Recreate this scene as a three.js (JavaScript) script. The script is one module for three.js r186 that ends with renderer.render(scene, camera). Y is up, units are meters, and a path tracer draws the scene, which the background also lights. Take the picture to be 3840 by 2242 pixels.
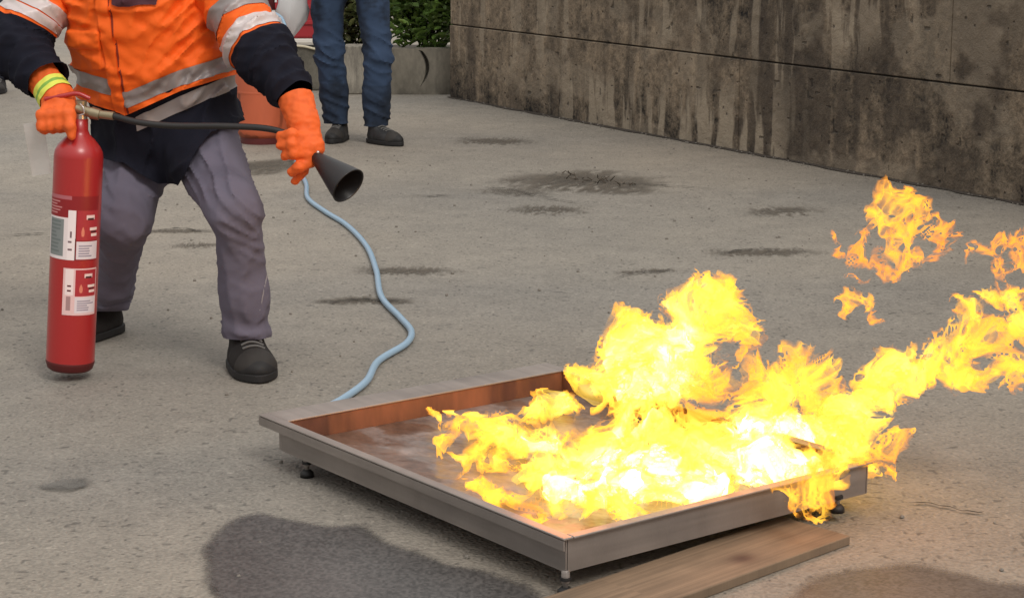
import * as THREE from 'three';
import { mergeGeometries } from 'three/addons/utils/BufferGeometryUtils.js';
import { RoundedBoxGeometry } from 'three/addons/geometries/RoundedBoxGeometry.js';
import { ImprovedNoise } from 'three/addons/math/ImprovedNoise.js';

// ------------------------------------------------------------------ camera, sky, sun, exposure
const scene = new THREE.Scene();
const camera = new THREE.PerspectiveCamera(17.42, 1024 / 597, 0.1, 400);
camera.position.set(0, 1.45, 0);
camera.rotation.set(-11.6 * Math.PI / 180, 0, 0);

const renderer = new THREE.WebGLRenderer({ antialias: true });
renderer.toneMapping = THREE.LinearToneMapping;
renderer.toneMappingExposure = 1.15;
renderer.shadowMap.enabled = true;

{ // overcast sky: bright towards the zenith, even all the way round
  const w = 64, h = 32, d = new Float32Array(w * h * 4);
  for (let j = 0; j < h; j++) for (let i = 0; i < w; i++) {
    const up = Math.sin(((j + 0.5) / h - 0.5) * Math.PI), l = up > 0 ? (1 + 2 * up) / 3 : 0.33, k = (j * w + i) * 4;
    d[k] = l * 1.0; d[k + 1] = l * 0.985; d[k + 2] = l * 0.965; d[k + 3] = 1;
  }
  const sky = new THREE.DataTexture(d, w, h, THREE.RGBAFormat, THREE.FloatType);
  sky.mapping = THREE.EquirectangularReflectionMapping; sky.magFilter = THREE.LinearFilter; sky.needsUpdate = true;
  scene.background = sky; scene.environment = sky;
}
const sun = new THREE.DirectionalLight(new THREE.Color(1, 0.96, 0.9), 1.3);
sun.position.set(4.5, 9, 1.5); sun.target.position.set(0, 0, -6);
sun.castShadow = true; sun.shadow.radius = 34;
Object.assign(sun.shadow.camera, { left: -9, right: 9, top: 9, bottom: -9, near: 0.5, far: 40 });
sun.shadow.mapSize.set(2048, 2048);
scene.add(sun, sun.target);

// ------------------------------------------------------------------ helpers
const { sqrt, sin, cos, abs, max, min, floor, PI, hypot, exp, pow } = Math;
const V = (x, y, z) => new THREE.Vector3(x, y, z);
const clamp = (x, a = 0, b = 1) => (x < a ? a : x > b ? b : x);
const lerp = (a, b, t) => a + (b - a) * t;
const sstep = (a, b, x) => { const t = clamp((x - a) / (b - a)); return t * t * (3 - 2 * t); };
let seed = 7;
const reseed = (s) => { seed = s >>> 0; };
const rnd = () => { seed = (seed + 0x6D2B79F5) >>> 0; let t = seed; t = Math.imul(t ^ (t >>> 15), t | 1); t ^= t + Math.imul(t ^ (t >>> 7), t | 61); return ((t ^ (t >>> 14)) >>> 0) / 4294967296; };
const rr = (a, b) => a + (b - a) * rnd();
const perlin = new ImprovedNoise();
const N3 = (x, y, z) => perlin.noise(x + 101.3, y + 57.7, z + 33.1);
const fbm = (x, y, z, o = 4) => { let s = 0, a = 0.5, f = 1; for (let i = 0; i < o; i++) { s += a * N3(x * f, y * f, z * f); a *= 0.5; f *= 2.03; } return s; };
const ridge = (x, y, z, o = 3) => { let s = 0, a = 0.5, f = 1; for (let i = 0; i < o; i++) { s += a * (1 - 2 * abs(N3(x * f, y * f, z * f))); a *= 0.5; f *= 2.1; } return s; };
// 2-D hash value noise, periodic in (px, py)
const hash2 = (i, j) => { let h = Math.imul(i, 374761393) + Math.imul(j, 668265263); h = Math.imul(h ^ (h >>> 13), 1274126177); return ((h ^ (h >>> 16)) >>> 0) / 4294967296; };
const vn = (x, y, px, py) => {
  const i = floor(x), j = floor(y), u = x - i, v = y - j, s = u * u * (3 - 2 * u), t = v * v * (3 - 2 * v), m = (a, p) => ((a % p) + p) % p;
  const i0 = m(i, px), i1 = m(i + 1, px), j0 = m(j, py), j1 = m(j + 1, py);
  return lerp(lerp(hash2(i0, j0), hash2(i1, j0), s), lerp(hash2(i0, j1), hash2(i1, j1), s), t);
};
const vfbm = (u, v, p, q, o = 4) => { let s = 0, a = 0.5; for (let i = 0; i < o; i++) { s += a * vn(u * p, v * q, p, q); a *= 0.5; p *= 2; q *= 2; u += 0.37 / p; } return s / (1 - pow(0.5, o)); };
function tex(w, h, fn, srgb = true, wrap = THREE.RepeatWrapping) {
  const d = new Uint8Array(w * h * 4), c = [0, 0, 0, 1];
  for (let j = 0; j < h; j++) for (let i = 0; i < w; i++) {
    c[3] = 1; fn((i + 0.5) / w, (j + 0.5) / h, c, i, j);
    const k = (j * w + i) * 4;
    for (let n = 0; n < 4; n++) d[k + n] = clamp(c[n]) * 255;
  }
  const t = new THREE.DataTexture(d, w, h);
  t.wrapS = t.wrapT = wrap; t.magFilter = THREE.LinearFilter; t.minFilter = THREE.LinearMipmapLinearFilter; t.generateMipmaps = true;
  if (srgb) t.colorSpace = THREE.SRGBColorSpace;
  t.needsUpdate = true;
  return t;
}
const std = (o) => new THREE.MeshStandardMaterial({ roughness: 0.85, metalness: 0, ...o });
const lin = (r, g, b) => new THREE.Color().setRGB(r, g, b);

const used = {};
function numbered(n) { used[n] = (used[n] ?? -1) + 1; return used[n] ? n + '_' + String(used[n]).padStart(3, '0') : n; }
function thing(name, label, category, base = [0, 0, 0], group) {
  const o = new THREE.Group(); o.name = numbered(name); o.position.set(...base); o.userData = { label, category };
  if (group) o.userData.group = group;
  scene.add(o); return o;
}
// geometry is given in world metres; it is moved to the thing's own base
function part(root, name, geo, mat, parent = root) {
  const g = geo.clone(); g.translate(-root.position.x, -root.position.y, -root.position.z);
  const m = new THREE.Mesh(g, mat); m.name = name; m.castShadow = m.receiveShadow = true; parent.add(m); return m;
}
function local(parent, name, geo, mat) { const m = new THREE.Mesh(geo, mat); m.name = name; m.castShadow = m.receiveShadow = true; parent.add(m); return m; }
function struct(name, geo, mat) { const m = new THREE.Mesh(geo, mat); m.name = numbered(name); m.userData = { kind: 'structure' }; m.castShadow = m.receiveShadow = true; scene.add(m); return m; }
const plain = (g) => { const h = g.index ? g.toNonIndexed() : g; for (const k of Object.keys(h.attributes)) if (!['position', 'normal', 'uv'].includes(k)) h.deleteAttribute(k); return h; };
const merge = (l) => mergeGeometries(l.map(plain));
const box = (w, h, d, x = 0, y = 0, z = 0, r = 0) => { const g = r ? new RoundedBoxGeometry(w, h, d, 2, r) : new THREE.BoxGeometry(w, h, d); g.translate(x, y, z); return g; };
const curve = (pts) => new THREE.CatmullRomCurve3(pts.map((p) => V(...p)), false, 'centripetal');
const tube = (pts, r, n = 40, s = 10) => new THREE.TubeGeometry(curve(pts), n, r, s, false);
function rod(a, b, r0, r1 = r0, s = 16) { // cylinder from a to b
  const A = V(...a), B = V(...b), g = new THREE.CylinderGeometry(r1, r0, A.distanceTo(B), s);
  g.applyQuaternion(new THREE.Quaternion().setFromUnitVectors(V(0, 1, 0), B.clone().sub(A).normalize()));
  const m = A.add(B).multiplyScalar(0.5); g.translate(m.x, m.y, m.z); return g;
}
function lathe(prof, seg = 48) { return new THREE.LatheGeometry(prof.map(([r, y]) => new THREE.Vector2(r, y)), seg); }

// naive surface nets: the surface fn = 0, fn negative inside
function nets(lo, hi, h, fn, dims) {
  const [nx, ny, nz] = dims ?? [0, 1, 2].map((n) => Math.ceil((hi[n] - lo[n]) / h) + 1);
  let F;
  if (fn instanceof Float32Array) F = fn;
  else {
    F = new Float32Array(nx * ny * nz);
    for (let k = 0, q = 0; k < nz; k++) for (let j = 0; j < ny; j++) for (let i = 0; i < nx; i++, q++) F[q] = fn(lo[0] + i * h, lo[1] + j * h, lo[2] + k * h);
  }
  const id = new Int32Array(nx * ny * nz).fill(-1), pos = [], ind = [], sx = 1, sy = nx, sz = nx * ny;
  const E = [[0, 1], [2, 3], [4, 5], [6, 7], [0, 2], [1, 3], [4, 6], [5, 7], [0, 4], [1, 5], [2, 6], [3, 7]], v = new Float64Array(8);
  for (let k = 0; k < nz - 1; k++) for (let j = 0; j < ny - 1; j++) for (let i = 0; i < nx - 1; i++) {
    const q = i + j * sy + k * sz; let m = 0;
    for (let c = 0; c < 8; c++) { v[c] = F[q + (c & 1) + ((c >> 1) & 1) * sy + (c >> 2) * sz]; if (v[c] < 0) m |= 1 << c; }
    if (m === 0 || m === 255) continue;
    let X = 0, Y = 0, Z = 0, n = 0;
    for (const [a, b] of E) if ((v[a] < 0) !== (v[b] < 0)) {
      const t = v[a] / (v[a] - v[b]); n++;
      X += lerp(a & 1, b & 1, t); Y += lerp((a >> 1) & 1, (b >> 1) & 1, t); Z += lerp(a >> 2, b >> 2, t);
    }
    id[q] = pos.length / 3; pos.push(lo[0] + (i + X / n) * h, lo[1] + (j + Y / n) * h, lo[2] + (k + Z / n) * h);
  }
  const quad = (a, b, c, d, flip) => { if (a < 0 || b < 0 || c < 0 || d < 0) return; if (flip) ind.push(a, b, c, a, c, d); else ind.push(a, c, b, a, d, c); };
  for (let k = 1; k < nz - 1; k++) for (let j = 1; j < ny - 1; j++) for (let i = 1; i < nx - 1; i++) {
    const q = i + j * sy + k * sz, s = F[q] < 0;
    if (s !== F[q + sx] < 0) quad(id[q - sy - sz], id[q - sz], id[q], id[q - sy], s);
    if (s !== F[q + sy] < 0) quad(id[q - sx - sz], id[q - sx], id[q], id[q - sz], s);
    if (s !== F[q + sz] < 0) quad(id[q - sx - sy], id[q - sy], id[q], id[q - sx], s);
  }
  const g = new THREE.BufferGeometry();
  g.setAttribute('position', new THREE.Float32BufferAttribute(pos, 3)); g.setIndex(ind); g.computeVertexNormals();
  return g;
}
// the part of a surface where f(x, y, z) <= 0, cut cleanly
function clip(geo, f, push = 0) {
  const P = geo.attributes.position, Nn = geo.attributes.normal, I = geo.index.array, s = new Float32Array(P.count), pos = [], nor = [], ind = [], map = new Int32Array(P.count).fill(-1), cut = new Map();
  for (let i = 0; i < P.count; i++) s[i] = f(P.getX(i), P.getY(i), P.getZ(i));
  const put = (x, y, z, a, b, c) => { const l = hypot(a, b, c) || 1; pos.push(x + push * a / l, y + push * b / l, z + push * c / l); nor.push(a / l, b / l, c / l); return pos.length / 3 - 1; };
  const vert = (i) => (map[i] >= 0 ? map[i] : (map[i] = put(P.getX(i), P.getY(i), P.getZ(i), Nn.getX(i), Nn.getY(i), Nn.getZ(i))));
  const edge = (i, j) => {
    if (i > j) [i, j] = [j, i];
    const key = i * P.count + j; let e = cut.get(key);
    if (e === undefined) {
      const t = s[i] / (s[i] - s[j]), L = (m) => lerp(P[m](i), P[m](j), t), M = (m) => lerp(Nn[m](i), Nn[m](j), t);
      cut.set(key, e = put(L('getX'), L('getY'), L('getZ'), M('getX'), M('getY'), M('getZ')));
    }
    return e;
  };
  for (let t = 0; t < I.length; t += 3) {
    const out = [];
    for (let n = 0; n < 3; n++) {
      const a = I[t + n], b = I[t + (n + 1) % 3];
      if (s[a] <= 0) out.push(vert(a));
      if ((s[a] <= 0) !== (s[b] <= 0)) out.push(edge(a, b));
    }
    for (let n = 2; n < out.length; n++) ind.push(out[0], out[n - 1], out[n]);
  }
  const g = new THREE.BufferGeometry();
  g.setAttribute('position', new THREE.Float32BufferAttribute(pos, 3)); g.setAttribute('normal', new THREE.Float32BufferAttribute(nor, 3)); g.setIndex(ind);
  return g;
}
const all = (...fs) => (x, y, z) => { let m = -9; for (const f of fs) m = max(m, f(x, y, z)); return m; };
const not = (f) => (x, y, z) => -f(x, y, z);
// distances
const smin = (a, b, k) => { const h = max(k - abs(a - b), 0) / k; return min(a, b) - h * h * k * 0.25; };
const cap = (ax, ay, az, ra, bx, by, bz, rb) => { // tapered capsule
  const dx = bx - ax, dy = by - ay, dz = bz - az, l = dx * dx + dy * dy + dz * dz || 1e-9;
  return (x, y, z) => { const t = clamp(((x - ax) * dx + (y - ay) * dy + (z - az) * dz) / l); return hypot(x - ax - dx * t, y - ay - dy * t, z - az - dz * t) - lerp(ra, rb, t); };
};
const chain = (pts) => { const c = []; for (let i = 1; i < pts.length; i++) c.push(cap(...pts[i - 1], ...pts[i])); return c; };
const union = (fs, k) => (x, y, z) => { let d = 9; for (const f of fs) d = k ? smin(d, f(x, y, z), k) : min(d, f(x, y, z)); return d; };
const ellip = (cx, cy, cz, a, b, c) => (x, y, z) => { const r = hypot((x - cx) / a, (y - cy) / b, (z - cz) / c); return (r - 1) * min(a, b, c); };
// upright column of elliptic sections [y, cx, cz, half width, half depth]
const column = (S) => (x, y, z) => {
  let i = 1; while (i < S.length - 1 && y > S[i][0]) i++;
  const A = S[i - 1], B = S[i], t = clamp((y - A[0]) / (B[0] - A[0])), q = t * t * (3 - 2 * t), a = lerp(A[3], B[3], q), b = lerp(A[4], B[4], q);
  const r = hypot((x - lerp(A[1], B[1], t)) / a, (z - lerp(A[2], B[2], t)) / b), d = (r - 1) * min(a, b), e = max(S[0][0] - y, y - S[S.length - 1][0]);
  return e > 0 ? hypot(max(d, 0), e) + min(0, d) * 0 : max(d, e);
};
const poly = (pts) => (x) => { // height of a broken line over x
  if (x <= pts[0][0]) return pts[0][1];
  for (let i = 1; i < pts.length; i++) if (x <= pts[i][0]) return lerp(pts[i - 1][1], pts[i][1], (x - pts[i - 1][0]) / (pts[i][0] - pts[i - 1][0]));
  return pts[pts.length - 1][1];
};

// ------------------------------------------------------------------ ground
{
  const P = 2.4, S = 1024;
  const hgt = new Float32Array(S * S);
  const map = tex(S, S, (u, v, c, i, j) => {
    const big = vfbm(u, v, 3, 3, 4) - 0.5, mid = vfbm(u + 0.3, v, 24, 24, 3) - 0.5, st = hash2(i, j) - 0.5, st2 = vn(u * 400, v * 400, 400, 400) - 0.5, st3 = vn(u * 180, v * 180, 180, 180);
    let l = 0.24 + 0.06 * big + 0.06 * mid + 0.05 * st + 0.1 * st2;
    const pit = sstep(0.8, 0.95, st3) * 0.45; l *= 1 - pit;
    if (st3 < 0.07) l *= 1.3;
    hgt[j * S + i] = 0.5 + 0.6 * st2 + 0.2 * st - 0.5 * pit + 0.3 * mid;
    l = max(l, 0.03);
    const w = 0.5 + big;
    c[0] = pow(l * (1.04 + 0.04 * w), 1 / 2.2); c[1] = pow(l * 0.935, 1 / 2.2); c[2] = pow(l * (0.8 - 0.05 * w), 1 / 2.2);
  });
  const bump = tex(S, S, (u, v, c, i, j) => { c[0] = c[1] = c[2] = hgt[j * S + i]; }, false);
  const g = new THREE.PlaneGeometry(160, 160, 400, 400); g.rotateX(-PI / 2); g.translate(0, 0, -40);
  const uv = g.attributes.uv, p = g.attributes.position, vc = new Float32Array(p.count * 3);
  for (let i = 0; i < uv.count; i++) { // worn lanes and older repairs: metre-sized patches of paler and darker asphalt
    const x = p.getX(i), z = p.getZ(i), k = 1 + 0.3 * fbm(x * 0.42, 2.2, z * 0.3, 4), w = 0.05 * N3(x * 0.5, 9, z * 0.4);
    uv.setXY(i, x / P, -z / P); vc[3 * i] = k * (1 + w); vc[3 * i + 1] = k; vc[3 * i + 2] = k * (1 - w);
  }
  g.setAttribute('color', new THREE.BufferAttribute(vc, 3));
  struct('asphalt_ground', g, std({ map, vertexColors: true, bumpMap: bump, bumpScale: 0.004, roughness: 0.74 }));
}
// patches, stains and cracks lie on the asphalt as thin sheets with outlines of their own
// a stain with a soaked, uneven outline round the given corners
function stain(name, pts, y, rgb, soft, rough, amp) {
  const c = new THREE.CatmullRomCurve3(pts.map(([x, z]) => V(x, 0, z)), true, 'centripetal').getPoints(pts.length * 6), x0 = min(...c.map((p) => p.x)) - 0.12, x1 = max(...c.map((p) => p.x)) + 0.12, z0 = min(...c.map((p) => p.z)) - 0.12, z1 = max(...c.map((p) => p.z)) + 0.12, W = 512, Hh = Math.ceil(512 * (z1 - z0) / (x1 - x0));
  const map = tex(W, Hh, (u, v, o, i, j) => {
    const x = lerp(x0, x1, u), z = lerp(z1, z0, v); let d = 9, inside = false;
    for (let k = 0, m = c.length - 1; k < c.length; m = k++) {
      const A = c[m], B = c[k], ex = B.x - A.x, ez = B.z - A.z, t = clamp(((x - A.x) * ex + (z - A.z) * ez) / (ex * ex + ez * ez || 1)); d = min(d, hypot(x - A.x - ex * t, z - A.z - ez * t));
      if ((A.z > z) !== (B.z > z) && x < A.x + (z - A.z) / (B.z - A.z) * (B.x - A.x)) inside = !inside;
    }
    d = (inside ? d : -d) + 0.05 * (vfbm(u + 0.3, v, 9, 9, 4) - 0.5) + 0.018 * (hash2(i >> 1, j >> 1) - 0.5);
    const k = 1 + amp * (1.6 * (vn(u * 170, v * 170, 170, 170) - 0.5) + 0.8 * (hash2(i, j) - 0.5) + 0.9 * (vfbm(u, v, 5, 5, 4) - 0.5));
    for (let n = 0; n < 3; n++) o[n] = pow(max(rgb[n] * k, 0.004), 1 / 2.2);
    o[3] = 0.93 * sstep(-soft, soft, d);
  }, true, THREE.ClampToEdgeWrapping);
  const g = new THREE.PlaneGeometry(x1 - x0, z1 - z0); g.rotateX(-PI / 2); g.translate((x0 + x1) / 2, y, (z0 + z1) / 2);
  return struct(name, g, std({ map, transparent: true, roughness: rough }));
}
const grain = (r, g, b, amp, s = 512) => tex(s, s, (u, v, c, i, j) => {
  const n = 1 + amp * (1.6 * (vn(u * 200, v * 200, 200, 200) - 0.5) + 0.9 * (hash2(i, j) - 0.5) + 0.8 * (vfbm(u, v, 5, 5, 4) - 0.5));
  c[0] = pow(max(r * n, 0.004), 1 / 2.2); c[1] = pow(max(g * n, 0.004), 1 / 2.2); c[2] = pow(max(b * n, 0.004), 1 / 2.2);
});
{
  const W1 = [[-0.703, -4.236], [-0.687, -4.382], [-0.623, -4.475], [-0.541, -4.444], [-0.439, -4.382], [-0.362, -4.382], [-0.278, -4.25], [-0.163, -4.139], [-0.008, -4.033], [0.069, -3.895], [0.033, -3.6], [-0.288, -3.35], [-0.523, -3.5], [-0.63, -3.9]];
  const W2 = [[0.567, -3.848], [0.627, -3.969], [0.701, -4.046], [0.844, -4.099], [0.97, -4.059], [1.043, -3.995], [1.2, -3.95], [1.25, -3.6], [0.761, -3.45], [0.565, -3.65]];
  stain('wet_patch', W1, 0.005, [0.082, 0.074, 0.069], 0.022, 0.4, 0.6);
  stain('wet_patch', W2, 0.005, [0.1, 0.086, 0.078], 0.035, 0.45, 0.55);
  stain('oil_spot', [[-1.18, -4.72], [-1.13, -4.77], [-1.07, -4.75], [-1.09, -4.69], [-1.14, -4.68]], 0.0045, [0.14, 0.132, 0.118], 0.02, 0.9, 0.5);
  // shallow worn hollows with loose dirt and broken edges
  const dirt = (sd, thr) => tex(256, 128, (u, v, c, i, j) => {
    const x = (u - 0.5) * 2, y = (v - 0.5) * 2, wob = vfbm(u + sd, v, 5, 4, 4) - 0.5, mid = abs(y - 0.5 * (vfbm(u + sd, 0.3, 6, 2, 3) - 0.5)), fall = 1 - hypot(x, y) + 0.9 * wob, gr = vfbm(u, v + sd, 48, 14, 3), k = 0.6 + 0.9 * (gr - 0.5) + 0.4 * (hash2(i + 9, j) - 0.5);
    c[3] = clamp(sstep(0.12, 0.7, fall) * sstep(thr, thr + 0.26, gr + 0.3 * sstep(0.5, 0, mid)) * 0.62);
    c[0] = pow(max(0.02, 0.15 * k), 1 / 2.2); c[1] = pow(max(0.02, 0.12 * k), 1 / 2.2); c[2] = pow(max(0.015, 0.088 * k), 1 / 2.2);
  }, true, THREE.ClampToEdgeWrapping);
  const dm = [0, 1, 2, 3].map((k) => std({ map: dirt(k * 0.27, [0.3, 0.42, 0.48, 0.5][k]), transparent: true, roughness: 1 }));
  // [centre x, z, length, breadth, turn, look]
  const hollows = [[0.42, -10.12, 1.0, 0.95, -0.35, 0], [0.02, -9.74, 0.42, 0.34, -0.5, 1], [-0.53, -7.03, 0.42, 0.17, 0.05, 0], [-0.42, -7.62, 0.42, 0.26, 0, 1], [1.05, -8.03, 0.5, 0.26, 0.05, 1], [0.15, -9.17, 0.42, 0.4, -0.2, 2], [-1.5, -8.56, 0.36, 0.16, 0, 1], [-1.35, -8.19, 0.26, 0.18, 0.1, 2], [-0.1, -11.85, 0.5, 0.5, -0.2, 1],
    [0.53, -7.6, 0.3, 0.14, 0.3, 3], [1.26, -9.12, 0.4, 0.4, 0.3, 2], [-1.36, -10.7, 0.55, 0.8, -0.5, 0]];
  for (const [x, z, L, B, a, k] of hollows) { const g = new THREE.PlaneGeometry(L * 1.25, B * 1.25); g.rotateX(-PI / 2); g.rotateY(a); g.translate(x, 0.0045, z); struct('worn_hollow', g, dm[k]); }
  // thin wandering cracks
  const crackMat = std({ color: lin(0.045, 0.038, 0.03), roughness: 1 });
  for (const l of [[[-2.231,-8.381],[-2.14,-8.443],[-2.055,-8.464]],[[-1.625,-8.507],[-1.505,-8.593],[-1.332,-8.528]],[[-0.134,-9.892],[0.001,-9.779],[0.171,-9.52],[0.374,-9.312]],[[0.023,-10.467],[0.259,-10.217],[0.507,-10.038],[0.814,-9.921],[1.032,-9.807]],[[-0.728,-6.994],[-0.597,-7.03],[-0.477,-7.016],[-0.351,-7.045]],[[0.836,-7.965],[1.007,-8.061],[1.256,-8.07]],[[-0.506,-9.641],[-0.402,-9.587],[-0.302,-9.614]],[[0.379,-7.42],[0.515,-7.571],[0.65,-7.657]],[[0.964,-4.571],[1.057,-4.539],[1.136,-4.5]]]) {
    const c = new THREE.CatmullRomCurve3(l.map(([x, z]) => V(x, 0, z))).getPoints(70), up = [], dn = [];
    c.forEach((p, i) => { const t = i / 70, w = 0.011 * pow(sin(PI * clamp(t, 0.02, 0.98)), 0.5) * (0.25 + 1.3 * abs(N3(p.x * 23, 5, p.z * 9))), dz = 0.05 * N3(p.x * 9, 1, p.z * 4) + 0.02 * N3(p.x * 34, 3, p.z * 20); up.push(new THREE.Vector2(p.x, -(p.z + dz - w))); dn.unshift(new THREE.Vector2(p.x, -(p.z + dz + w))); });
    const g = new THREE.ShapeGeometry(new THREE.Shape([...up, ...dn])); g.rotateX(-PI / 2); g.translate(0, 0.0075, 0); struct('crack', g, crackMat);
  }
  // grit and twigs lying in the largest hollow and along the wall foot
  reseed(31);
  const tw = [], gr = [];
  for (let i = 0; i < 26; i++) { const t = pow(rnd(), 0.5), x = lerp(0.1, 0.62, t) + rr(-0.05, 0.05), z = lerp(-10.35, -9.98, t) + rr(-0.12, 0.12), a = rr(-3, 3), l = rr(0.02, 0.055); tw.push(rod([x, 0.008, z], [x + l * cos(a), 0.008 + rr(0, 0.03), z + l * sin(a)], 0.003, 0.002, 5)); }
  for (let i = 0; i < 520; i++) { const t = rnd(), s = rnd() < 0.5, x = s ? lerp(-0.35, 3.2, t) - rr(0, 0.1) : rr(-2, 2.6), z = s ? lerp(-14.5, -8.2, t) + rr(0.0, 0.12) + 0.05 : rr(-11.5, -3.9), q = rr(0.002, 0.007); const g = new THREE.IcosahedronGeometry(q, 0); g.rotateY(rnd() * 6); g.translate(x, q * 0.5, z); gr.push(g); }
  const a = struct('fallen_twigs', merge(tw), std({ color: lin(0.06, 0.045, 0.03) })); a.userData.kind = 'stuff'; a.userData.label = 'dry twigs and litter lying in a broken hollow of the asphalt'; a.userData.category = 'twigs';
  const b = struct('loose_grit', merge(gr), std({ color: lin(0.2, 0.18, 0.155) })); b.userData.kind = 'stuff'; b.userData.label = 'loose grit scattered on the asphalt and along the wall foot'; b.userData.category = 'grit';
}

// ------------------------------------------------------------------ retaining wall, planter
const wallA = V(-0.46, 0, -14.55), wallDir = V(2.923, 0, 5.135).normalize(), wallLen = 11.5, wallYaw = -Math.atan2(wallDir.z, wallDir.x);
{
  // stained concrete: s metres along the wall (0 far end), h metres up
  const LX = 8.0, LY = 2.0;
  const hgt = new Float32Array(2048 * 512);
  const map = tex(2048, 512, (u, v, c, i, j) => {
    const s = u * LX, h = v * LY, wx = u + 0.004 * (vfbm(u, v, 60, 15, 3) - 0.5), wy = v + 0.03 * (vfbm(u + 0.5, v, 40, 10, 2) - 0.5);
    const dirt = vfbm(wx, wy, 10, 4, 6), fine = vfbm(u + 0.2, v, 160, 40, 3) - 0.5, drip = vfbm(wx, wy * 0.5, 110, 4, 4), drip2 = vfbm(wx + 0.31, wy * 0.45, 60, 4, 5), blot = vfbm(wx + 0.7, wy + 0.2, 40, 14, 5), big = vfbm(u + 0.11, v, 6, 2, 2), grit = hash2(i, j) - 0.5;
    let r = 0.25, g = 0.192, b = 0.132;
    const k = 0.74 + 1.2 * (dirt - 0.5) + 0.9 * fine + 0.5 * (vn(u * 700, v * 175, 700, 175) - 0.5) + 0.35 * grit + 0.95 * (drip - 0.5); r *= k; g *= k; b *= k;
    // dark algae, in runs from above; thickest right of the middle
    const right = sstep(3.35, 3.75, s + 0.5 * (big - 0.5)) * (1 - 0.85 * sstep(5.5, 6.1, s + 0.6 * (blot - 0.5))), dark = clamp(right * (0.25 + 0.95 * sstep(0.4, 0.58, drip2)) + 0.6 * sstep(0.52, 0.68, drip2) + 0.6 * sstep(0.54, 0.66, blot) * (0.3 + 0.7 * sstep(1.6, 2.6, s)));
    r = lerp(r, 0.062, dark * 0.75); g = lerp(g, 0.046, dark * 0.75); b = lerp(b, 0.033, dark * 0.75);
    // pale lime: runs near the foot of the middle stretch, blotches elsewhere
    const zone = sstep(1.2, 2.0, s) * (1 - sstep(3.7, 4.4, s)), hang = sstep(0.55, 0.05, h + 0.7 * (dirt - 0.5)), lime = vfbm(wx + 0.43, wy * 0.55, 110, 6, 5), pale = clamp(zone * hang * sstep(0.42, 0.56, lime) * 0.95 + sstep(0.56, 0.66, lime) * sstep(0.42, 0.6, big) * 0.55 + sstep(5.5, 6.3, s) * sstep(0.44, 0.62, blot) * 0.55 + 0.35 * sstep(0.55, 0.66, vfbm(u + 0.9, v, 26, 8, 5)));
    r = lerp(r, 0.37, pale); g = lerp(g, 0.305, pale); b = lerp(b, 0.225, pale);
    const hole = vn(u * 240 + 3, v * 60, 240, 60) > 0.93 ? 0.5 : 1; r *= hole; g *= hole; b *= hole;
    hgt[j * 2048 + i] = 0.5 + 0.5 * fine + 0.6 * (dirt - 0.5) + 0.15 * grit - (hole < 1 ? 0.4 : 0) + 0.3 * (drip - 0.5) + 0.2 * pale;
    c[0] = pow(max(r, 0.004), 1 / 2.2); c[1] = pow(max(g, 0.004), 1 / 2.2); c[2] = pow(max(b, 0.004), 1 / 2.2);
  });
  const bump = tex(2048, 512, (u, v, c, i, j) => { c[0] = c[1] = c[2] = hgt[j * 2048 + i]; }, false);
  const mat = std({ map, bumpMap: bump, bumpScale: 0.02, roughness: 0.95 });
  const w = thing('retaining_wall', 'tall stained concrete retaining wall with dark streaks and pale lime runs', 'wall', wallA.toArray());
  w.rotation.y = wallYaw;
  const rows = [[0.0, 0.533], [0.5415, 1.3], [1.309, 2.2]];
  reseed(5);
  rows.forEach(([y0, y1], n) => {
    let x = n % 2 ? -0.0 : 0.0; const cuts = n === 0 ? [3.62, 6.9, 10, 11.5] : n === 1 ? [3.6, 5.4, 8.4, 11.5] : [2.4, 4.9, 7.4, 9.9, 11.5];
    for (const e of cuts) {
      const L = e - x - 0.004, g = new RoundedBoxGeometry(L, y1 - y0, 0.4, 2, 0.006); g.translate(x + L / 2, (y0 + y1) / 2, -0.2 + rr(-0.006, 0.006));
      const p = g.attributes.position, uv = g.attributes.uv; for (let i = 0; i < p.count; i++) uv.setXY(i, (p.getX(i) + p.getZ(i)) / LX, p.getY(i) / LY);
      local(w, 'concrete_panel', g, mat); x = e;
    }
  });
  local(w, 'backing', box(11.5, 2.18, 0.3, 5.75, 1.09, -0.175), std({ color: lin(0.05, 0.04, 0.03) }));
  { const g = new THREE.PlaneGeometry(11.5, 0.09, 120, 1); g.rotateX(-PI / 2); const p = g.attributes.position; for (let i = 0; i < p.count; i++) { const f = p.getZ(i) > 0; p.setXYZ(i, p.getX(i) + 5.75, 0.004, f ? 0.05 + 0.035 * N3(p.getX(i) * 6, 1, 2) : 0); } const q = struct('foot_shadow_dirt', g, std({ map: grain(0.05, 0.038, 0.028, 0.7), roughness: 1 })); q.position.copy(wallA); q.rotation.y = wallYaw; }  // dark strip: shadow line along the wall foot painted in, together with dirt
  local(w, 'coping', box(11.5, 0.12, 0.5, 5.75, 2.275, -0.2, 0.015), mat);
}
const paleConcrete = (r, g, b, s) => tex(512, 256, (u, v, c, i, j) => {
  const k = 0.8 + 0.8 * (vfbm(u + s, v, 6, 3, 5) - 0.5) + 0.3 * (vfbm(u, v + s, 60, 30, 2) - 0.5) + 0.12 * (hash2(i, j) - 0.5) - 0.14 * sstep(0.55, 0.75, vfbm(u + s, v * 0.4, 26, 2, 4));
  c[0] = pow(max(r * k, 0.004), 1 / 2.2); c[1] = pow(max(g * k, 0.004), 1 / 2.2); c[2] = pow(max(b * k, 0.004), 1 / 2.2);
});
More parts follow.
